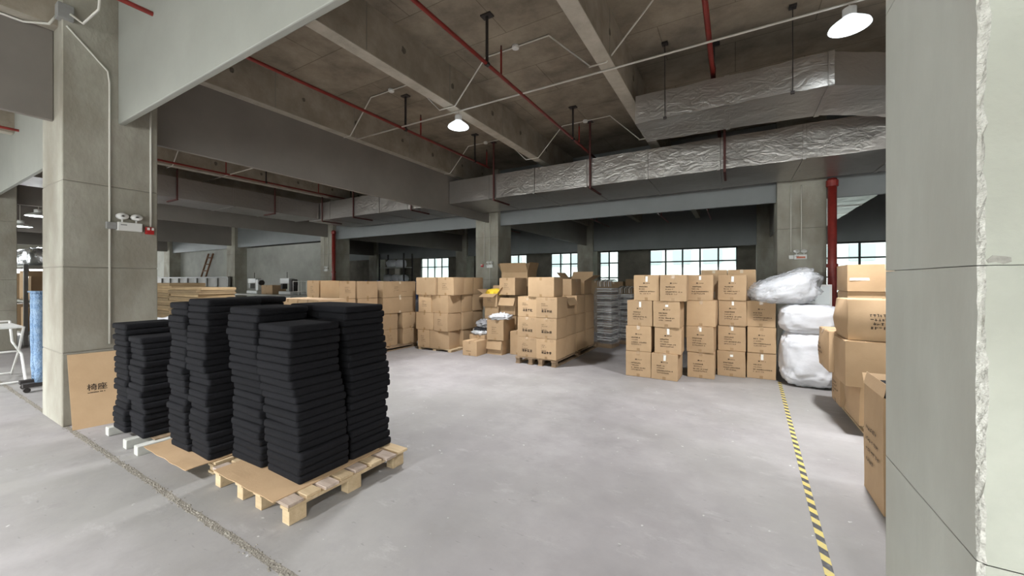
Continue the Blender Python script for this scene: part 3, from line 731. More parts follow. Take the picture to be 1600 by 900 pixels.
def carton(x0, x1, y0, y1, z0, z1, label, group, rot=0, style=None, sticker=0, tape='plain', seed=None, bulge=.012, sag=.006, nz_amp=.004, m=None, spin=0, bigmark=False, skew=0):
    """sealed carton occupying the given world box; rot 90 turns its printed face to +x; spin is a small extra turn in degrees"""
    seed = seed if seed is not None else len(CARTONS) + 1
    rnd = random.Random(seed * 13 + 5); m = m or M_card
    w, d, h = x1 - x0, y1 - y0, z1 - z0
    if rot in (90, -90): w, d = d, w
    t = thing('carton', label, 'carton', ((x0 + x1) / 2, (y0 + y1) / 2, z0), math.radians(rot + spin), group)
    CARTONS.append(t)
    def fn(p):
        u, v, s = 2 * p[0] / w, 2 * p[1] / d, max(-1, min(1, 2 * p[2] / h - 1))
        u = max(-1, min(1, u)); v = max(-1, min(1, v))
        q = Vector(p)
        q.x += bulge * u * (1 - v * v) * (1 - s * s); q.y += bulge * v * (1 - u * u) * (1 - s * s)
        q.z += -sag * (s + 1) / 2 * (1 - u * u) * (1 - v * v)
        k = nz_amp * min(1, (s + 1) * 2)
        q.x += k * nz(p, 4, seed) + skew * (s + 1) / 2; q.y += k * nz(p, 4, seed + 31)
        return q
    hb = h - .006
    MB().gbox(-w / 2, -d / 2, .004, w / 2, d / 2, hb, .11, fn).build('body', m, t, smooth=True)
    MB().box(-w / 2 + .012, -d / 2 + .012, 0, w / 2 - .012, d / 2 - .012, .006).build('bottom_flap', m, t)
    # two top flaps meeting over the seam
    for a, b in ((-w / 2 + .008, -.0015), (.0015, w / 2 - .008)):
        MB().gbox(a, -d / 2 + .008, hb - .002, b, d / 2 - .008, h, .16, fn).build('flap', m, t, smooth=True)
    e = .0016
    if tape:
        tm = M_ctape if tape == 'clear' else M_tape; tw = .024; mb = MB(); drop = .06
        mb.grid((-tw, -d / 2, h), (2 * tw, 0, 0), (0, d, 0), 1, 5, lambda p: fn(p) + Vector((0, math.copysign(e, p.y) if abs(p.y) > d / 2 - .001 else 0, e)))
        for sy in (-1, 1):
            mb.grid((-tw, sy * d / 2, h - drop), (2 * tw, 0, 0), (0, 0, drop), 1, 2, lambda p: fn(p) + Vector((0, sy * e, e if p.z > h - .001 else 0)))
        MB().grid((-tw, -d / 2, .002), (2 * tw, 0, 0), (0, 0, .05), 1, 2, lambda p: fn(p) + Vector((0, -e, 0))).build('tape_end', tm, t)
        mb.v = [tuple(q) for q in mb.v]
        mb.build('packing_tape', tm, t, weld=True)
    if style:
        mb = MB()
        for (a, b, c, dd) in print_strokes(style, w, h, rnd):
            P = [fn((a, -d / 2, b)), fn((c, -d / 2, b)), fn((c, -d / 2, dd)), fn((a, -d / 2, dd))]
            mb.quad(*[tuple(p + Vector((0, -.0022, 0))) for p in P])
        tag(mb.build('print', M_ink, t), kind='stuff')
    if sticker:
        sw, sh = ((.018, .05), (.022, .02), (.016, .035))[sticker - 1]
        mb = MB().grid((-sw + .01, -d / 2, h - .012 - 2 * sh * (1 if sticker != 2 else 2)), (2 * sw, 0, 0), (0, 0, 2 * sh * .9), 1, 2, lambda p: fn(p) + Vector((0, -.003, 0)))
        mb.build('label_sticker', M_stick, t)
    if bigmark: chinese('\u6905\u5ea7', t, (-.0, -d / 2 - .006, h * .42), .075)
    return t
def chinese(body, parent, loc, size, rot=(math.pi / 2, 0, 0)):
    c = bpy.data.curves.new('print', 'FONT'); c.body = body; c.size = size; c.align_x = 'CENTER'; c.offset = size * .012; c.resolution_u = 2
    o = bpy.data.objects.new('print', c); COL.objects.link(o)
    dg = bpy.context.evaluated_depsgraph_get(); me = bpy.data.meshes.new_from_object(o.evaluated_get(dg))
    COL.objects.unlink(o); bpy.data.objects.remove(o)
    me.materials.clear(); me.materials.append(M_ink)
    k = tag(link('print', me, parent, loc), kind='stuff'); k.rotation_euler = rot
    return k
def open_carton(x0, x1, y0, y1, z0, z1, label, group, rot=0, flaps=(70, 60, 40, 40), style=None, seed=1, m=None, spin=0, fl=.5, clutter=None):
    rnd = random.Random(seed); m = m or M_card
    w, d, h = x1 - x0, y1 - y0, z1 - z0
    if rot in (90, -90): w, d = d, w
    t = thing('open_carton', label, 'carton', ((x0 + x1) / 2, (y0 + y1) / 2, z0), math.radians(rot + spin), group)
    CARTONS.append(t)
    fn = lambda p: Vector(p) + Vector((nz(p, 3.5, seed), nz(p, 3.5, seed + 20), 0)) * .009 * min(1, p[2] / h * 2)
    MB().gbox(-w / 2, -d / 2, 0, w / 2, d / 2, h, .1, fn, skip=('+z',)).build('body', m, t, weld=True, solid=.005)
    # flaps hinged on the four rims, angle measured from upright outward
    L = [(-w / 2, -d / 2, w / 2, -d / 2, (0, -1)), (-w / 2, d / 2, w / 2, d / 2, (0, 1)), (-w / 2, -d / 2, -w / 2, d / 2, (-1, 0)), (w / 2, -d / 2, w / 2, d / 2, (1, 0))]
    for (ax, ay, bx, by, nrm), ang in zip(L, flaps):
        if ang is None: continue
        le = min(w, d) * fl; a = math.radians(ang); o = Vector((nrm[0] * math.sin(a), nrm[1] * math.sin(a), math.cos(a))) * le
        thick = Vector((nrm[0] * math.cos(a), nrm[1] * math.cos(a), -math.sin(a))) * .004
        P = [Vector((ax, ay, h)), Vector((bx, by, h)), Vector((bx, by, h)) + o, Vector((ax, ay, h)) + o]
        MB().prism(P, thick).build('flap', m, t)
    if style:
        mb = MB()
        for (a, b, c, dd) in print_strokes(style, w, h, rnd):
            P = [fn(q) for q in ((a, -d / 2, b), (c, -d / 2, b), (c, -d / 2, dd), (a, -d / 2, dd))]
            mb.quad(*[tuple(p + Vector((0, -.008, 0))) for p in P])
        tag(mb.build('print', M_ink, t), kind='stuff')
    return t

# ------------------------------------------------------------------ pallets
def pallet(x0, x1, y0, y1, h, label, m, mb_=None, nb=7, rnd_seed=1, runner=True, rot=0):
    rnd = random.Random(rnd_seed); cx, cy = (x0 + x1) / 2, (y0 + y1) / 2; w, d = x1 - x0, y1 - y0
    t = thing('pallet', label, 'pallet', (cx, cy, 0), rot)
    bt = .02
    bw = d / nb * .82
    for k in range(nb):
        yc = -d / 2 + d * (k + .5) / nb; j = rnd.uniform(-.03, .03)
        MB().box(-w / 2 + j * .3, yc - bw / 2, h - bt, w / 2 + j, yc + bw / 2, h).build('deck_board', mb_ if (mb_ and k % 2 == 0) else m, t, bevel=.002, seg=1)
    for xc in (-w / 2 + .06, -w * .12, w * .12, w / 2 - .06) if nb > 6 else (-w / 2 + .06, 0, w / 2 - .06):
        for yc in (-d / 2 + .08, 0, d / 2 - .08):
            MB().box(xc - .04, yc - .06, .018 if runner else 0, xc + .04, yc + .06, h - 2 * bt).build('block', m, t, bevel=.003, seg=1)
        MB().box(xc - .045, -d / 2 + .01, h - 2 * bt, xc + .045, d / 2 - .01, h - bt).build('stringer', m, t)
        if runner: MB().box(xc - .045, -d / 2 + .01, 0, xc + .045, d / 2 - .01, .018).build('runner', m, t)
    return t
pallet(-3.53, -2.49, 1.42, 2.46, .14, 'pale wooden pallet under the nearest cushion stacks', M_wood, M_woodw, 8, 4, runner=False)
pallet(-4.52, -3.70, 1.50, 2.5, .10, 'pallet covered by cardboard under the tall pair of cushion stacks', M_wood, None, 6, 5)
def sheet_mesh(x0, x1, y0, y1, z, seed, warp, name, label):
    def fn(p):
        ex = min(p.x - x0, x1 - p.x, p.y - y0, y1 - p.y)
        k = max(0, 1 - ex / .12)
        return Vector((p.x + .006 * nz(p, 9, seed), p.y + .012 * nz(p, 6, seed + 2), p.z + k * warp * max(0, nz(p, 4, seed) + .15)))
    o = MB().gbox(x0, y0, z, x1, y1, z + .005, .06, fn).build(name, M_card, weld=True)
    return tag(o, label, 'cardboard')
sheet_mesh(-3.46, -2.62, 1.40, 2.3, .1405, 3, .012, 'cardboard_sheet', 'cardboard sheet on the pale pallet under the nearest cushions')
sheet_mesh(-4.58, -3.72, 1.33, 2.4, .101, 6, .02, 'cardboard_sheet', 'warped cardboard sheet under the tall pair of cushion stacks')
for k, (x, w) in enumerate(((-5.60, 'leftmost'), (-5.02, 'middle'), (-4.74, 'rightmost'))):
    o = MB().box(-.045, -.3, 0, .045, .55, .085).build('timber_bar', M_wpaint, None, (x, 1.62 if k else 1.64, 0), bevel=.006)
    tag(o, w + ' white timber bar on the floor under the short cushion stacks', 'timber', 'white timber bars')
o = MB().box(-.4, -.16, 0, .4, .42, .012).build('plywood_base', M_woodd, None, (-5.15, 1.62, .086)); tag(o, 'thin board under the two short cushion stacks', 'board')

# ------------------------------------------------------------------ black seat cushions
def cushion_mesh(w, d, h, seed):
    rnd = random.Random(seed); bm = bmesh.new()
    bmesh.ops.create_cube(bm, size=1)
    for v in bm.verts: v.co = Vector((v.co.x * w, v.co.y * d, (v.co.z + .5) * h))
    vert = [e for e in bm.edges if abs(e.verts[0].co.z - e.verts[1].co.z) > h * .5]
    bmesh.ops.bevel(bm, geom=vert, offset=.022, segments=3, profile=.5, affect='EDGES')
    hor = [e for e in bm.edges if len(e.link_faces) == 2 and e.calc_face_angle() > 1.2]
    bmesh.ops.bevel(bm, geom=hor, offset=.016, segments=3, profile=.5, affect='EDGES')
    for v in bm.verts:
        p = v.co.copy(); v.co.x += .006 * nz(p, 6, seed); v.co.y += .006 * nz(p, 6, seed + 4); v.co.z += .003 * nz(p, 5, seed + 9) * (1 if p.z > h / 2 else .3)
    me = bpy.data.meshes.new('seat_cushion'); bm.to_mesh(me); bm.free(); me.materials.append(M_black)
    me.polygons.foreach_set('use_smooth', [True] * len(me.polygons)); return me
CW = [cushion_mesh(.44, .41, .0563, k) for k in range(5)]
CN = [cushion_mesh(.345, .43, .0563, k + 9) for k in range(5)]
def cushion_stack(x, y, z, n, lean, where, meshes, seed, t=.0563):
    rnd = random.Random(seed); cx = cy = 0
    for k in range(n):
        f = k / max(1, n - 1)
        cx = .6 * cx + rnd.uniform(-.018, .018); cy = .6 * cy + rnd.uniform(-.015, .015)
        me = meshes[rnd.randrange(len(meshes))]
        o = link('seat_cushion', me, None, (x + lean[0] * f + cx, y + lean[1] * f + cy, z + k * t), math.radians(rnd.uniform(-1.8, 1.8)) + (math.pi if rnd.random() < .5 else 0))
        i = n - 1 - k
        lab = ('topmost black seat cushion of ' if i == 0 else ORD[i] + ' black seat cushion from the top of ') + where
        tag(o, lab, 'cushion', 'cushions of ' + where)
cushion_stack(-2.87, 1.80, .1465, 20, (-.10, -.02), 'the nearest stack', CW, 1)
cushion_stack(-2.90, 2.235, .1465, 22, (-.07, .02), 'the stack behind the nearest one', CW, 2)
cushion_stack(-3.375, 1.795, .1465, 22, (.0, -.03), 'the stack left of the nearest one', CW, 3)
cushion_stack(-3.38, 2.24, .1465, 22, (.03, .0), 'the rear left stack on the pale pallet', CW, 4)
cushion_stack(-3.925, 1.70, .107, 24, (.0, -.02), 'the tallest stack', CN, 5, .0555)
cushion_stack(-4.285, 1.68, .107, 23, (.0, .0), 'the narrow stack left of the tallest', CN, 6)
cushion_stack(-4.30, 2.13, .107, 24, (.0, .0), 'the stack hidden behind the tallest', CN, 7, .055)
cushion_stack(-4.985, 1.60, .0985, 17, (.02, .0), 'the shortest stack', CN, 8)
cushion_stack(-5.335, 1.58, .0985, 19, (.0, .0), 'the short stack nearest the leaning cardboard', CN, 9)
# leaning printed cardboard
t = thing('leaning_cardboard', 'flat cardboard panel with two dark characters leaning on the big column', 'cardboard', (-6.10, 1.20, 0), 0)
ang = math.atan2(.20, .78)
def lean(p): # local: x along the column (world +y), y thickness, z up the sheet
    return (-(p[2] * math.sin(ang)) + p[1] * math.cos(ang) + .18 * p[0], p[0], p[2] * math.cos(ang))
mb = MB().gbox(0, 0, 0, .62, .005, .81, .1, lean); mb.build('sheet', M_card, t)
k = chinese('\u6905\u5ea7', t, (0, 0, 0), .078)
me = k.data; k.rotation_euler = (0, 0, 0)
for v in me.vertices: v.co = Vector(lean((v.co.x + .20, .0075, v.co.y + .40)))
rnd = random.Random(4); st = []
pseudo_line(st, .12, .365, .012, 14, rnd, .45)
mb = MB()
for a, b, c, d in st: mb.quad(*[lean((u, .0065, w)) for u, w in ((a, b), (c, b), (c, d), (a, d))])
tag(mb.build('print_line', M_ink, t), kind='stuff')

# ------------------------------------------------------------------ the five-column carton wall
NUM = ['first', 'second', 'third', 'fourth', 'fifth']; LEV = ['bottom', 'second from the bottom', 'third from the bottom', 'top']
rowd = [
 (6.60, [(-1.60, -1.20, 0), (-1.60, -1.20, 0), (-1.57, -1.17, 1), (-1.46, -1.06, 1)]),
 (6.58, [(-1.18, -.78, 1), (-1.14, -.74, 1), (-1.15, -.75, 2), (-1.06, -.67, 0)]),
 (7.00, [(-.69, -.29, 0), (-.69, -.29, 3), (-.70, -.27, 0), (-.72, -.32, 3)]),
 (7.38, [(-.26, .145, 2), (-.26, .14, 3), (-.24, .16, 3), (-.25, .16, 1)]),
 (7.43, [(.165, .56, 1), (.17, .56, 0), (.17, .56, 0)])]
sp = random.Random(21)
for c, (y, bs) in enumerate(rowd):
    for l, (a, b, stk) in enumerate(bs):
        z = l * .422 + .0005
        carton(a, b, y + sp.uniform(-.02, .02), y + .47, z, z + .421, 'printed carton in the five-column wall, %s column from the left, %s' % (NUM[c], LEV[l]),
               'cartons of the five-column wall', style=None if (c, l) == (2, 2) else 'row', sticker=stk, spin=sp.uniform(-2.5, 2.5), bulge=sp.uniform(.003, .014), seed=100 + c * 7 + l, skew=sp.uniform(-.008, .008))
BH = .447
for c, (a, b) in enumerate(((-.55, -.13), (-.12, .31))):
    for l in range(4):
        carton(a, b, 7.93, 8.4, l * BH + .0005, (l + 1) * BH, 'plain carton behind the five-column wall, %s stack, %s' % (['left', 'right'][c], LEV[l]), 'cartons behind the five-column wall', tape='clear', seed=150 + c * 5 + l)

# ------------------------------------------------------------------ pallet of printed cartons in the middle
pallet(-3.70, -2.83, 6.48, 9.05, .13, 'brown pallet under the printed carton block in the middle', M_woodd, None, 7, 8)
for l in range(3):
    z = .131 + l * .385
    carton(-3.66, -3.25, 6.52 + .01 * l, 6.95, z, z + .384, 'printed carton on the middle pallet, left front column, %s' % LEV[l], 'cartons on the middle pallet', style='pallet', seed=200 + l, spin=1)
    carton(-3.235 - .0 * l, -2.83 + .01 * l, 6.50, 6.96, z, z + .384, 'printed carton on the middle pallet, right front column, %s' % LEV[l], 'cartons on the middle pallet', style='pallet', seed=210 + l, spin=-1.5)
    for q, (ya, yb) in enumerate(((7.0, 7.52), (7.55, 8.1), (8.13, 8.68))):
        if l == 2 and q == 0: continue
        carton(-3.35, -2.84, ya, yb, z, z + .384, 'plain carton on the middle pallet, %s row behind the front, %s' % (NUM[q], LEV[l]), 'cartons on the middle pallet', seed=220 + l * 4 + q, spin=sp.uniform(-2, 2), bulge=.02)
z = 1.288
carton(-3.43, -2.90, 6.52, 6.98, z, z + .37, 'plain wide carton lying on top of the middle pallet at the front', 'cartons on the middle pallet', seed=240, spin=2)
open_carton(-3.35, -2.86, 7.03, 7.50, .131 + .77, 1.25, 'open carton with a hanging flap on the middle pallet', 'cartons on the middle pallet', flaps=(None, None, None, 150), seed=6, fl=.35)
carton(-3.42, -2.95, 7.56, 8.11, z, z + .34, 'taped carton on top of the middle pallet behind the wide one', 'cartons on the middle pallet', tape='clear', seed=241, rot=90)
open_carton(-3.4, -2.9, 8.2, 8.7, z, z + .3, 'open carton at the rear top of the middle pallet', 'cartons on the middle pallet', flaps=(None, 30, 40, 60), seed=7)
carton(-3.84, -3.38, 7.05, 7.5, .131, .62, 'plain carton low behind the middle pallet front', 'cartons on the middle pallet', seed=245)

# ------------------------------------------------------------------ staggered carton block beside it
pallet(-6.42, -5.42, 6.68, 8.2, .06, 'low pallet under the staggered carton block', M_wood, None, 6, 9)
rows = [[(-6.41, -6.06, 'plain'), (-6.05, -5.52, None)], [(-6.47, -5.95, None), (-5.91, -5.49, 'plain')], [(-6.39, -6.0, 'plain'), (-5.99, -5.48, None)], [(-6.43, -5.83, None), (-5.82, -5.39, 'plain')]]
for l, r in enumerate(rows):
    z = .061 + l * .402
    for c, (a, b, stl) in enumerate(r):
        carton(a, b, 6.66 + sp.uniform(-.02, .03), 7.1, z, z + .401, 'carton of the staggered block, %s at the front, %s' % (['left', 'right'][c], LEV[l]), 'cartons of the staggered block', style=stl, seed=300 + l * 3 + c, spin=sp.uniform(-5, 5), bulge=.014)
    for q, (ya, yb) in enumerate(((7.13, 7.52), (7.55, 7.98))):
        carton(-5.98, -5.45 + sp.uniform(-.03, .03), ya, yb, z, z + .401, 'carton of the staggered block, %s row behind the front, %s' % (NUM[q], LEV[l]), 'cartons of the staggered block', seed=330 + l * 3 + q, spin=sp.uniform(-3, 3), bulge=.02, m=M_cardd)

# ------------------------------------------------------------------ long carton wall left of it
def kcol(a, b, y0, y1, n, h, name, prn, skew=0, m=None, amp=.004, bl=.012, spin=0, rot=90):
    for l in range(n):
        z = .1 + l * h
        carton(a, b, y0, y1, z, z + h - .001, 'carton of the long wall, %s, %s' % (name, LEV[l]), 'cartons of the long carton wall', rot=rot, style=prn if l != 1 else None,
               seed=400 + len(CARTONS), bulge=bl, nz_amp=amp, m=m, spin=spin + sp.uniform(-1.5, 1.5), sag=.01)
pallet(-8.06, -6.72, 4.98, 7.0, .099, 'low pallet under the long carton wall', M_woodd, None, 7, 12)
kcol(-7.60, -6.96, 5.02, 5.40, 4, .372, 'near end column', 'plain')
kcol(-7.55, -6.94, 5.42, 5.96, 4, .37, 'second column', None)
kcol(-7.40, -6.84, 6.04, 6.46, 2, .37, 'third column, bulging', 'plain', m=M_cardd, amp=.02, bl=.02, spin=-4)
kcol(-7.30, -6.72, 6.57, 6.99, 2, .37, 'far end column, crushed', None, m=M_cardd, amp=.03, bl=.03, spin=-7)
for l in (2, 3):
    carton(-7.34, -6.79, 6.05, 6.97, .1 + l * .37, .1 + l * .37 + .368, 'wide carton at the far end of the long wall, %s' % LEV[l], 'cartons of the long carton wall', rot=90, style='plain' if l == 3 else None, seed=470 + l, spin=-6, bulge=.02, m=M_cardd, tape='clear', nz_amp=.012)
kcol(-8.07, -7.63, 5.02, 5.42, 4, .374, 'outer near column', 'plain', rot=0)
for k, (a, b) in enumerate(((-7.78, -7.17), (-7.15, -6.52))):
    for l in range(3):
        carton(a, b, 4.27, 4.85, l * .415, l * .415 + .414, 'carton in the low pair of stacks before the long wall, %s stack, %s' % (['left', 'right'][k], ['bottom', 'middle', 'top'][l]), 'low pair of carton stacks', seed=480 + k * 4 + l, sag=.0)

# ------------------------------------------------------------------ loose pile of cartons and bags
G = 'loose carton pile'
carton(-5.06, -4.70, 6.62, 7.0, .0005, .31, 'small carton with two dark characters on the floor before the pile', G, style='seat', seed=500, spin=1, bigmark=True)
carton(-5.19, -4.78, 7.04, 7.45, .0005, .385, 'small carton behind the one with two characters, cloth bundles on top', G, seed=501)
open_carton(-4.69, -4.31, 7.00, 7.42, .0005, .30, 'lower open carton of the front pile, flap folded down', G, flaps=(168, None, None, 175), seed=9, style='plain')
carton(-4.68, -4.27, 6.98, 7.50, .31, .75, 'worn carton with torn tape, white cloth lying on it', G, seed=502, style='plain', spin=2, m=M_cardd)
carton(-4.22, -3.88, 7.2, 7.6, .0005, .5, 'dark plain carton low between the pile and the middle pallet', G, seed=503)
for l, (z0, z1) in enumerate(((.0005, .34), (.341, .70), (.701, .985))):
    carton(-5.12, -4.74, 7.55, 7.95, z0, z1, 'carton carrying the yellow cloth box, %s of three' % ['bottom', 'middle', 'top'][l], G, seed=510 + l, m=M_cardd, bulge=.02)
    carton(-4.71, -4.30, 7.6, 8.05, z0 * .82 + .0005, z1 * .82, 'carton under the open flap box in the pile, %s of three' % ['bottom', 'middle', 'top'][l], G, seed=520 + l, m=M_cardd)
open_carton(-5.15, -4.76, 7.52, 7.92, .986, 1.29, 'open carton filled with yellow cloth', G, flaps=(112, 15, 60, 40), seed=12, style='plain')
open_carton(-4.71, -4.31, 7.58, 8.0, .812, 1.20, 'open carton with a wide front flap in the pile', G, flaps=(150, None, None, 178), seed=13, style='plain')
carton(-4.72, -4.30, 7.57, 8.1, 1.265, 1.655, 'printed carton high on the loose pile', G, style='plain', seed=530, spin=-2)
open_carton(-5.0, -4.28, 8.12, 8.6, 1.45, 1.80, 'big open carton at the top rear of the loose pile', G, flaps=(25, 10, 30, 15), seed=14, m=M_cardd)
for l in range(3): carton(-4.95, -4.3, 8.12, 8.6, .0005 + l * .483, (l + 1) * .483, 'carton under the big open one at the rear of the pile, %s of three' % ['bottom', 'middle', 'top'][l], G, seed=540 + l, m=M_cardd)
def lump(name, label, cat, c, s, m, seed, amp=.25, freq=3.0, flat=.35, n=28, group=None, rot=0, power=1.0, wedge=0, fold=0):
    """soft lumpy bundle standing on its base point c, half sizes s"""
    mb = MB(); rows = n // 2
    def P(i, j):
        a = math.pi * i / rows; b = 2 * math.pi * j / n
        d = Vector((math.sin(a) * math.cos(b), math.sin(a) * math.sin(b), -math.cos(a)))
        e = lambda v: math.copysign(abs(v) ** power, v)
        d = Vector((e(d.x), e(d.y), e(d.z)))
        k = 1 + amp * (nz(d, freq, seed) + .5 * nz(d, freq * 2.3, seed + 4))
        if fold: k += fold * (abs(nz((d.x * 2.2, d.y * 2.2, d.z * 5), 2.2, seed + 8)) - .3) + fold * .5 * nz((d.x * 6, d.y * 6, d.z * 12), 1.6, seed + 14)
        z = d.z * s[2] * k
        return (d.x * s[0] * k, d.y * s[1] * k, (max(-s[2] * (1 - flat), z) + s[2] * (1 - flat)) * (1 + wedge * d.x))
    for i in range(rows + 1):
        for j in range(n): mb.v.append(P(i, j))
    for i in range(rows):
        for j in range(n): mb.f.append((i * n + j, i * n + (j + 1) % n, (i + 1) * n + (j + 1) % n, (i + 1) * n + j))
    o = mb.build(name, m, None, c, rot, smooth=True, weld=True)
    return tag(o, label, cat, group)
M_yel = mat('yellow_cloth', (.72, .48, .02), (.85, .62, .05), .8, scale=4, bump=.3, bscale=14)
M_wcloth = mat('white_cloth', (.62, .63, .66), (.80, .80, .82), .8, scale=5, bump=.5, bscale=12, stretch=(1, 4, 4))
M_gcloth = mat('grey_plastic_bag', (.20, .20, .21), (.34, .34, .35), .35, scale=5, bump=.6, bscale=10)
lump('cloth_bundle', 'crumpled yellow cloth in the open carton', 'cloth', (-4.93, 7.70, 1.25), (.22, .2, .10), M_yel, 3, .2, 3, .4, 48, fold=.35)
lump('cloth_bundle', 'white cloth spread over the worn carton', 'cloth', (-4.46, 7.2, .745), (.25, .24, .085), M_wcloth, 5, .25, 3.5, .45, 48, fold=.5)
lump('cloth_bundle', 'white cloth bundle on the small carton', 'cloth', (-4.98, 7.22, .38), (.22, .2, .08), M_wcloth, 8, .25, 3.5, .4, 48, fold=.5)
lump('cloth_bundle', 'black cloth bundle between the white and grey bundles', 'cloth', (-4.96, 7.26, .46), (.2, .18, .07), mat('black_cloth', (.02, .02, .024), rough=.8), 9, .3, 3, .4)
lump('plastic_bag', 'grey plastic bag on top of the cloth bundles', 'bag', (-4.93, 7.28, .54), (.2, .18, .11), M_gcloth, 11, .25, 3, .4, 48, fold=.4)
lump('black_bag', 'black bag on the floor between the long wall and the staggered block', 'bag', (-7.05, 7.75, 0), (.4, .35, .62), mat('black_cloth', (.02, .02, .024)), 15, .15, 2.5, .1, 32, power=.6, fold=.1)
# ------------------------------------------------------------------ white bales, panel and wrapped stacks
lump('foam_bale', 'big white plastic bag bale standing on the floor by the tape end', 'bale', (.96, 7.42, 0), (.36, .38, .43), M_foam, 31, .06, 2.6, .03, 96, 'white bales', power=.55, fold=.06)
b = lump('foam_bale', 'middle white bale lying on the standing bale', 'bale', (.98, 7.42, .80), (.39, .36, .222), M_foam, 35, .05, 2.4, .06, 96, 'white bales', rot=math.radians(-4), power=.55, fold=.045)
b = lump('foam_bale', 'topmost white bale in clear film sagging over the cartons', 'bale', (.65, 7.52, 1.245), (.43, .38, .215), M_foam, 38, .10, 2.0, .06, 96, 'white bales', rot=math.radians(8), power=.7, wedge=.38, fold=.06)
f = lump('plastic_film', None, None, (0, 0, -.01), (.47, .41, .24), M_film, 39, .16, 3.0, .06, 64, power=.7, wedge=.38, fold=.12); f.parent = b
t = thing('display_board', 'white framed board standing behind the bales', 'board', (1.06, 8.05, 0))
MB().box(-.3, -.012, 0, .3, .012, 1.53).build('board', mat('white_panel_board', (.72, .76, .75), rough=.4), t)
for (a, b_, c, d) in ((-.3, -.27, 0, 1.53), (.27, .3, 0, 1.53), (-.27, .27, 1.5, 1.53), (-.27, .27, 0, .03)):
    MB().box(a, -.02, c, b_, .02, d).build('frame_strip', M_white, t)
def wrapped(x, y, w, d, h, label, seed):
    t = thing('wrapped_stack', label, 'wrapped stack', (x, y, 0), math.radians(-6))
    MB().box(-w / 2, -d / 2, .0, w / 2, d / 2, .1).build('base_board', M_woodd, t)
    rnd = random.Random(seed); n = 24
    for k in range(n):
        z = .13 + k * (h - .3) / n
        fr = MB()
        a, b_ = w / 2 - .03, d / 2 - .04
        fr.tube([(-a, -b_, z), (a, -b_, z), (a, b_, z), (-a, b_, z), (-a, -b_, z)], .014, 6)
        fr.build('metal_frame', M_white if k % 3 else M_ironk, t)
    for k in range(7):
        x_ = -w / 2 + .04 + k * (w - .08) / 6
        MB().tube([(x_, -d / 2 + .05, h - .17), (x_, -d / 2 + .03, h - .06), (x_, 0, h), (x_, d / 2 - .08, h - .04)], .011, 6).build('metal_hoop', M_white if k % 2 else M_grey, t)
    def fn(p):
        k = .035 + .05 * nz(p, 6, seed) + .03 * nz(p, 15, seed + 3)
        q = Vector((p.x, p.y, 0)); q = q.normalized() if q.length else q
        return Vector(p) + q * k
    MB().gbox(-w / 2, -d / 2, .1, w / 2, d / 2, h - .2, .035, fn, skip=('+z', '-z')).build('plastic_film', M_filmg, t, smooth=False, weld=True)
wrapped(-2.68, 9.25, .40, .5, 1.62, 'grey film-wrapped stack of metal frames behind the middle pallet', 3)
wrapped(-2.38, 9.98, .42, .5, 1.45, 'second film-wrapped metal stack, closer to the five-column wall', 7)

# ------------------------------------------------------------------ cartons on the aisle side, by the chipped column
G = 'cartons by the chipped column'
pallet(1.14, 2.2, 4.95, 6.4, .1, 'pallet under the bulging cartons by the chipped column', M_wood, None, 6, 15)
carton(1.10, 1.75, 5.22, 5.85, .101, .50, 'crushed lower carton on the pallet by the chipped column', G, seed=601, bulge=.03, nz_amp=.03, m=M_card)
carton(1.07, 1.65, 5.88, 6.32, .101, .52, 'lower rear carton on the pallet by the chipped column', G, seed=602, rot=-90, style='side', bulge=.02)
carton(.99, 1.72, 5.20, 5.74, .501, .975, 'middle carton overhanging the crushed one', G, seed=603, bulge=.015, spin=0)
carton(.95, 1.55, 5.78, 6.38, .521, 1.0, 'middle rear carton with a bulging printed end', G, seed=604, rot=-90, style='side', bulge=.05)
carton(1.02, 1.85, 5.25, 5.80, .977, 1.40, 'upper bulging carton with blurred lines of print', G, seed=605, style='side', bulge=.06, nz_amp=.02, sag=.02)
for l in range(3): carton(1.25, 2.0, 6.45, 7.0, l * .485 + .0005, (l + 1) * .485, 'carton under the highest taped one by the red riser, %s of three' % ['bottom', 'middle', 'top'][l], G, seed=610 + l)
carton(1.24, 2.0, 6.42, 7.0, 1.457, 1.80, 'highest carton with shiny tape across the front', G, seed=606, tape='clear', bulge=.015)
mb = MB().box(-.38, -.002, 0, .38, 0, .035).build('packing_tape', M_ctape, CARTONS[-1], (.02, -.30, .14))
open_carton(.87, 1.42, 3.52, 3.98, .0005, .80, 'tall torn open carton filled with black pieces', G, rot=-90, style='side', flaps=(-12, None, 40, None), seed=21, m=M_card, fl=.2)
open_carton(.89, 1.45, 2.98, 3.46, .0005, .72, 'torn open carton closest to the chipped column', G, rot=-90, style='side', flaps=(None, None, 15, None), seed=23, m=M_cardd, fl=.15)
for k in range(3):
    o = link('black_pad', CW[k], None, (1.15, 3.75, .68 + k * .057), math.radians(4 * k)); tag(o, '%s black pad in the tall torn carton' % ['lowest', 'middle', 'uppermost'][k], 'pad', 'black pads in the torn carton')
    o.scale = (.9, .9, 1)

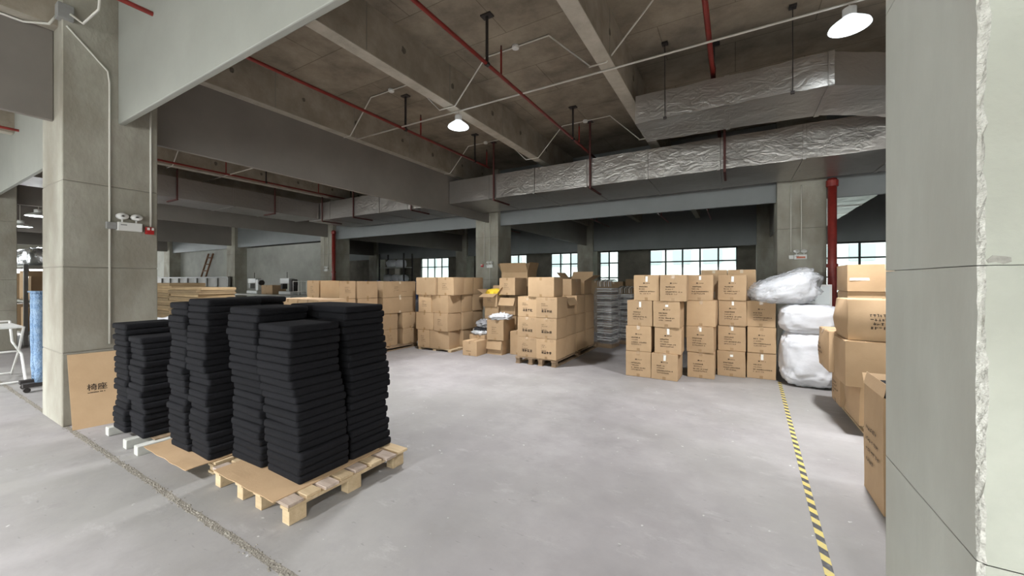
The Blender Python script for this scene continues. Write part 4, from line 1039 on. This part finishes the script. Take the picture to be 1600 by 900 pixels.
# ------------------------------------------------------------------ far bay goods
G = 'far bay cartons'
far = [(-4.05, -3.45, 11.6, 12.2, .53), (-3.4, -2.85, 11.4, 12.0, .52), (-2.8, -2.2, 11.5, 12.1, .545), (-4.9, -4.3, 12.5, 13.1, .58), (-5.55, -4.95, 12.4, 13.0, .57), (-1.6, -1.0, 11.8, 12.4, .55)]
for c, (a, b_, y0, y1, h) in enumerate(far):
    for l in range(3):
        carton(a, b_, y0, y1, l * h + .0005, (l + 1) * h, 'carton of the far bay, %s stack from the left, %s' % (['third', 'fourth', 'fifth', 'second', 'first', 'sixth'][c], ['bottom', 'middle', 'top'][l]), G, seed=700 + c * 4 + l, tape='clear', m=M_cardd)
M_blue = mat('blue_steel', (.02, .045, .15), rough=.4)
t = thing('steel_rack', 'blue steel rack behind the long carton wall', 'rack', (-10.2, 9.35, 0))
for x in (-.9, -.3, .3, .9):
    for y in (-.3, .3): MB().box(x - .025, y - .025, 0, x + .025, y + .025, 1.60).build('post', M_blue, t)
for z in (.3, .9, 1.5):
    for y in (-.3, .3): MB().box(-.9, y - .02, z, .9, y + .02, z + .07).build('rail', M_blue, t)
    MB().box(-.9, -.28, z + .02, .9, .28, z + .04).build('shelf', M_grey, t)
t = thing('storage_shelf', 'dark shelf with white bags at the far pale column', 'shelf', (-15.6, 14.6, 0))
for x in (-.9, .9):
    for y in (-.3, .3): MB().box(x - .03, y - .03, 0, x + .03, y + .03, 3.0).build('post', M_ironk, t)
for z in (.6, 1.45, 2.25): MB().box(-.9, -.3, z, .9, .3, z + .04).build('shelf_board', M_wpaint, t)
for k, (x, z) in enumerate(((-16.1, 1.49), (-15.55, 1.49), (-15.05, 1.49), (-15.9, 2.29), (-15.2, 2.29))):
    lump('white_bag', 'white bag on the far dark shelf, %s' % ['lower level left', 'lower level middle', 'lower level right', 'upper level left', 'upper level right'][k], 'bag', (x, 14.6, z), (.25, .24, .22), M_foam, 50 + k, .2, 2.5, .15, 20, 'white bags on the far shelf', power=.7)
t = thing('door_post', 'tall white post beside the far window', 'post', (-23.6, 22.3, 0)); MB().box(-.25, -.06, 0, .25, .06, 2.75).build('post', mat('cream_post', (.6, .57, .48), rough=.7), t); MB().box(-.3, -.1, 2.75, .3, .1, 2.85).build('cap', M_wpaint, t)

# steel stud partition, ladder and flattened cartons behind the big column
t = thing('stud_partition', 'grey metal stud partition in front of the rear concrete wall', 'partition', (-27.5, 9.9, 0))
M_stud = mat('galvanised_stud', (.20, .195, .18), rough=.6); M_board = mat('pale_board', (.42, .41, .39), (.48, .47, .45), rough=.8, scale=2)
MB().box(-4.85, -.06, 1.72, 4.85, .06, 1.79).build('top_track', M_stud, t); MB().box(-4.85, -.05, 0, 4.85, .05, .05).build('bottom_track', M_stud, t)
for k in range(9):
    x = -4.8 + k * 1.2; MB().box(x - .09, -.06, .05, x + .09, .05, 1.72).build('stud', M_stud, t)
    if k < 8: MB().box(x + .09, .02, .05, x + 1.11, .04, 1.72).build('board', M_board, t)
t = thing('ladder', 'brown wooden ladder leaning on the rear concrete wall', 'ladder', (-27.0, 10.0, 1.3)); M_lad = mat('ladder_wood', (.16, .07, .03), rough=.7)
for s in (-.28, .28): MB().tube([(s, 0, -1.28), (s + .75, .55, 1.85)], .045, 6).build('rail', M_lad, t)
for k in range(8):
    f = .08 + k * .12; p = Vector((.75 * f, .55 * f, -1.28 + 3.13 * f)); MB().tube([p + Vector((-.28, 0, 0)), p + Vector((.28, 0, 0))], .035, 6).build('rung', M_lad, t)
M_flat = mat('flat_carton', (.25, .17, .09), (.34, .24, .13), .85, scale=2, rand=.3)
fr = random.Random(8)
for c, (x, y, w, d, n, h) in enumerate(((-11.45, 4.4, 1.7, .8, 23, .0585), (-13.1, 4.5, 1.3, .8, 22, .061))):
    pallet(x - w / 2, x + w / 2, y - d / 2, y + d / 2, .13, ['pallet under the wide pile of flattened cartons', 'pallet under the narrow pile of flattened cartons'][c], M_woodd, None, 6, 20 + c)
    z = .131
    for k in range(n):
        hh = h * fr.uniform(.75, 1.2)
        o = MB().box(-w / 2 + fr.uniform(0, .07), -d / 2 + fr.uniform(0, .08), 0, w / 2 - fr.uniform(0, .07), d / 2, hh - .004).build('flattened_carton', M_flat, None, (x, y, z), fr.uniform(-.02, .02), bevel=.006, seg=1)
        tag(o, '%s flattened carton from the top of the %s pile behind the big column' % (ORD[n - 1 - k] if k < n - 1 else 'first', ['wide', 'narrow'][c]), 'flattened carton', 'flattened cartons behind the big column'); z += hh
lump('white_bag', 'white plastic sheet heap before the flattened cartons', 'bag', (-10.0, 3.35, 0), (.5, .35, .44), M_foam, 66, .1, 2.5, .05, 28, power=.6)

# machines on a bench by the rear wall
M_mach = mat('white_machine', (.62, .63, .62), rough=.4)
t = thing('work_bench', 'white work bench by the rear wall', 'bench', (-15.3, 8.1, 0))
MB().box(-2.0, -.4, 1.02, 2.0, .4, 1.08).build('bench_top', M_wpaint, t)
for x in (-1.9, 0, 1.9):
    for y in (-.35, .35): MB().box(x - .03, y - .03, 0, x + .03, y + .03, 1.02).build('leg', M_grey, t)
def machine(x, label, dark):
    t = thing('workshop_machine', label, 'machine', (x, 8.05, 1.081))
    MB().box(-.38, -.16, 0, .38, .16, .12).build('bed', M_mach, t, bevel=.02); MB().box(.2, -.11, .12, .38, .11, .55).build('column_arm', M_ironk if dark else M_mach, t, bevel=.02)
    MB().box(-.38, -.11, .40, .2, .11, .6).build('upper_arm', M_mach, t, bevel=.02); MB().box(-.36, -.09, .2, -.24, .09, .40).build('needle_head', M_ironk if dark else M_grey, t, bevel=.01)
    MB().tube([(-.1, 0, .6), (-.1, 0, .82)], .012, 6).build('spool_pin', M_ironk, t); MB().tube([(.38, 0, .42), (.45, 0, .42)], .1, 14).build('hand_wheel', M_ironk, t)
machine(-16.3, 'white machine at the left end of the bench', False); machine(-14.05, 'black and white machine near the low cartons', True)
carton(-15.5, -14.75, 7.85, 8.35, 1.082, 1.42, 'brown carton between the two machines', 'cartons on the bench', seed=801)
t = thing('wire_rack', 'small white wire rack at the right end of the bench', 'rack', (-13.45, 8.1, 1.081))
for x in (-.16, .16):
    for y in (-.15, .15): MB().tube([(x, y, 0), (x, y, .5)], .012, 6).build('post', M_white, t)
for z in (.12, .48): MB().tube([(-.16, -.15, z), (.16, -.15, z), (.16, .15, z), (-.16, .15, z), (-.16, -.15, z)], .012, 6).build('shelf_rim', M_white, t)

# ------------------------------------------------------------------ left bay, past the big column
M_bluef = mat('blue_fuzzy_wrap', (.16, .27, .44), (.30, .42, .58), .95, scale=14, bump=.9, bscale=60)
for k, (x, y, lx) in enumerate(((-9.05, 1.42, 0), (-8.72, 1.40, .02))):
    t = thing('wrapped_post', ['blue foam-wrapped post, the farther of the pair past the big column', 'blue foam-wrapped post next to the big column'][k], 'post', (x, y, 0))
    mb = MB(); pts = [Vector((lx * math.sin(i * .9) - .006 * i + .012 * nz((0, 0, i * .9), 1, k), .01 * nz((5, 0, i * .7), 1, k), .13 + i * .1)) for i in range(14)]
    mb.tube(pts, [.053 + .012 * nz((i * 1.3, 0, 0), 1, k + 2) for i in range(14)], 14).build('foam_wrap', M_bluef, t, smooth=True)
    MB().box(-.05, -.16, .075, .05, .16, .13).build('foot', M_ironk, t)
    for yy in (-.12, .12): MB().tube([(-.02, yy, .035), (.02, yy, .035)], .035, 12).build('caster', M_ironk, t)
    MB().tube([(-.08, 0, 1.42), (-.08, 0, 1.44)], .075, 12).build('cap', M_bluef, t)
t = thing('folding_frame', 'white folding tube frame on the floor beside the blue posts', 'frame', (-10.1, 1.15, 0))
for y in (-.25, .25):
    MB().tube([(-.55, y, .012), (0, y, .45), (.35, y, .86)], .016, 8).build('tube_leg', M_white, t); MB().tube([(.5, y, .012), (.2, y, .42), (-.5, y, .56), (-.7, y, .9)], .016, 8).build('tube_leg', M_white, t)
for p in ((-.55, .03), (.5, .03), (.35, .86), (-.7, .9), (0, .45)): MB().tube([(p[0], -.25, p[1]), (p[0], .25, p[1])], .014, 8).build('cross_tube', M_white, t)
MB().box(-.45, -.24, .86, .36, .24, .88).build('seat_panel', M_white, t)
t = thing('storage_rack', 'tall grey storage rack in the left bay behind the far column', 'rack', (-16.6, 2.6, 0))
for x in (-1.5, 0, 1.5):
    for y in (-.4, .4): MB().box(x - .035, y - .035, 0, x + .035, y + .035, 2.0).build('post', M_grey, t)
for z in (.25, 1.05, 1.93): MB().box(-1.5, -.4, z, 1.5, .4, z + .05).build('shelf', M_wpaint, t)
M_silv = foil_mat('silver_wrap', (.8, .82, .84), .25)
for k in range(3):
    lump('silver_bundle', 'silver plastic bundle on the storage rack top, %s' % ['left', 'middle', 'right'][k], 'bundle', (-17.5 + k * .95, 2.6, 1.982), (.46, .36, .24), M_silv, 80 + k, .2, 3, .1, 26, 'silver bundles on the storage rack', power=.6)
for k, (a, b_, z0, z1) in enumerate(((-17.8, -17.1, 1.102, 1.8), (-16.5, -15.9, 1.102, 1.85), (-15.75, -15.2, 1.102, 1.7), (-17.7, -16.9, .302, .95), (-16.3, -15.5, .302, .9))):
    carton(a, b_, 2.3, 2.9, z0, z1, 'carton on the grey storage rack, %s' % ['upper level left', 'upper level middle', 'upper level right', 'lower level left', 'lower level right'][k], 'cartons on the storage rack', seed=820 + k)
lump('cloth_bundle', 'dark cloth heap on the floor behind the blue posts', 'cloth', (-11.6, 2.2, 0), (.5, .4, .45), mat('dark_blue_cloth', (.03, .035, .05), rough=.9), 90, .25, 2.5, .1, 26)
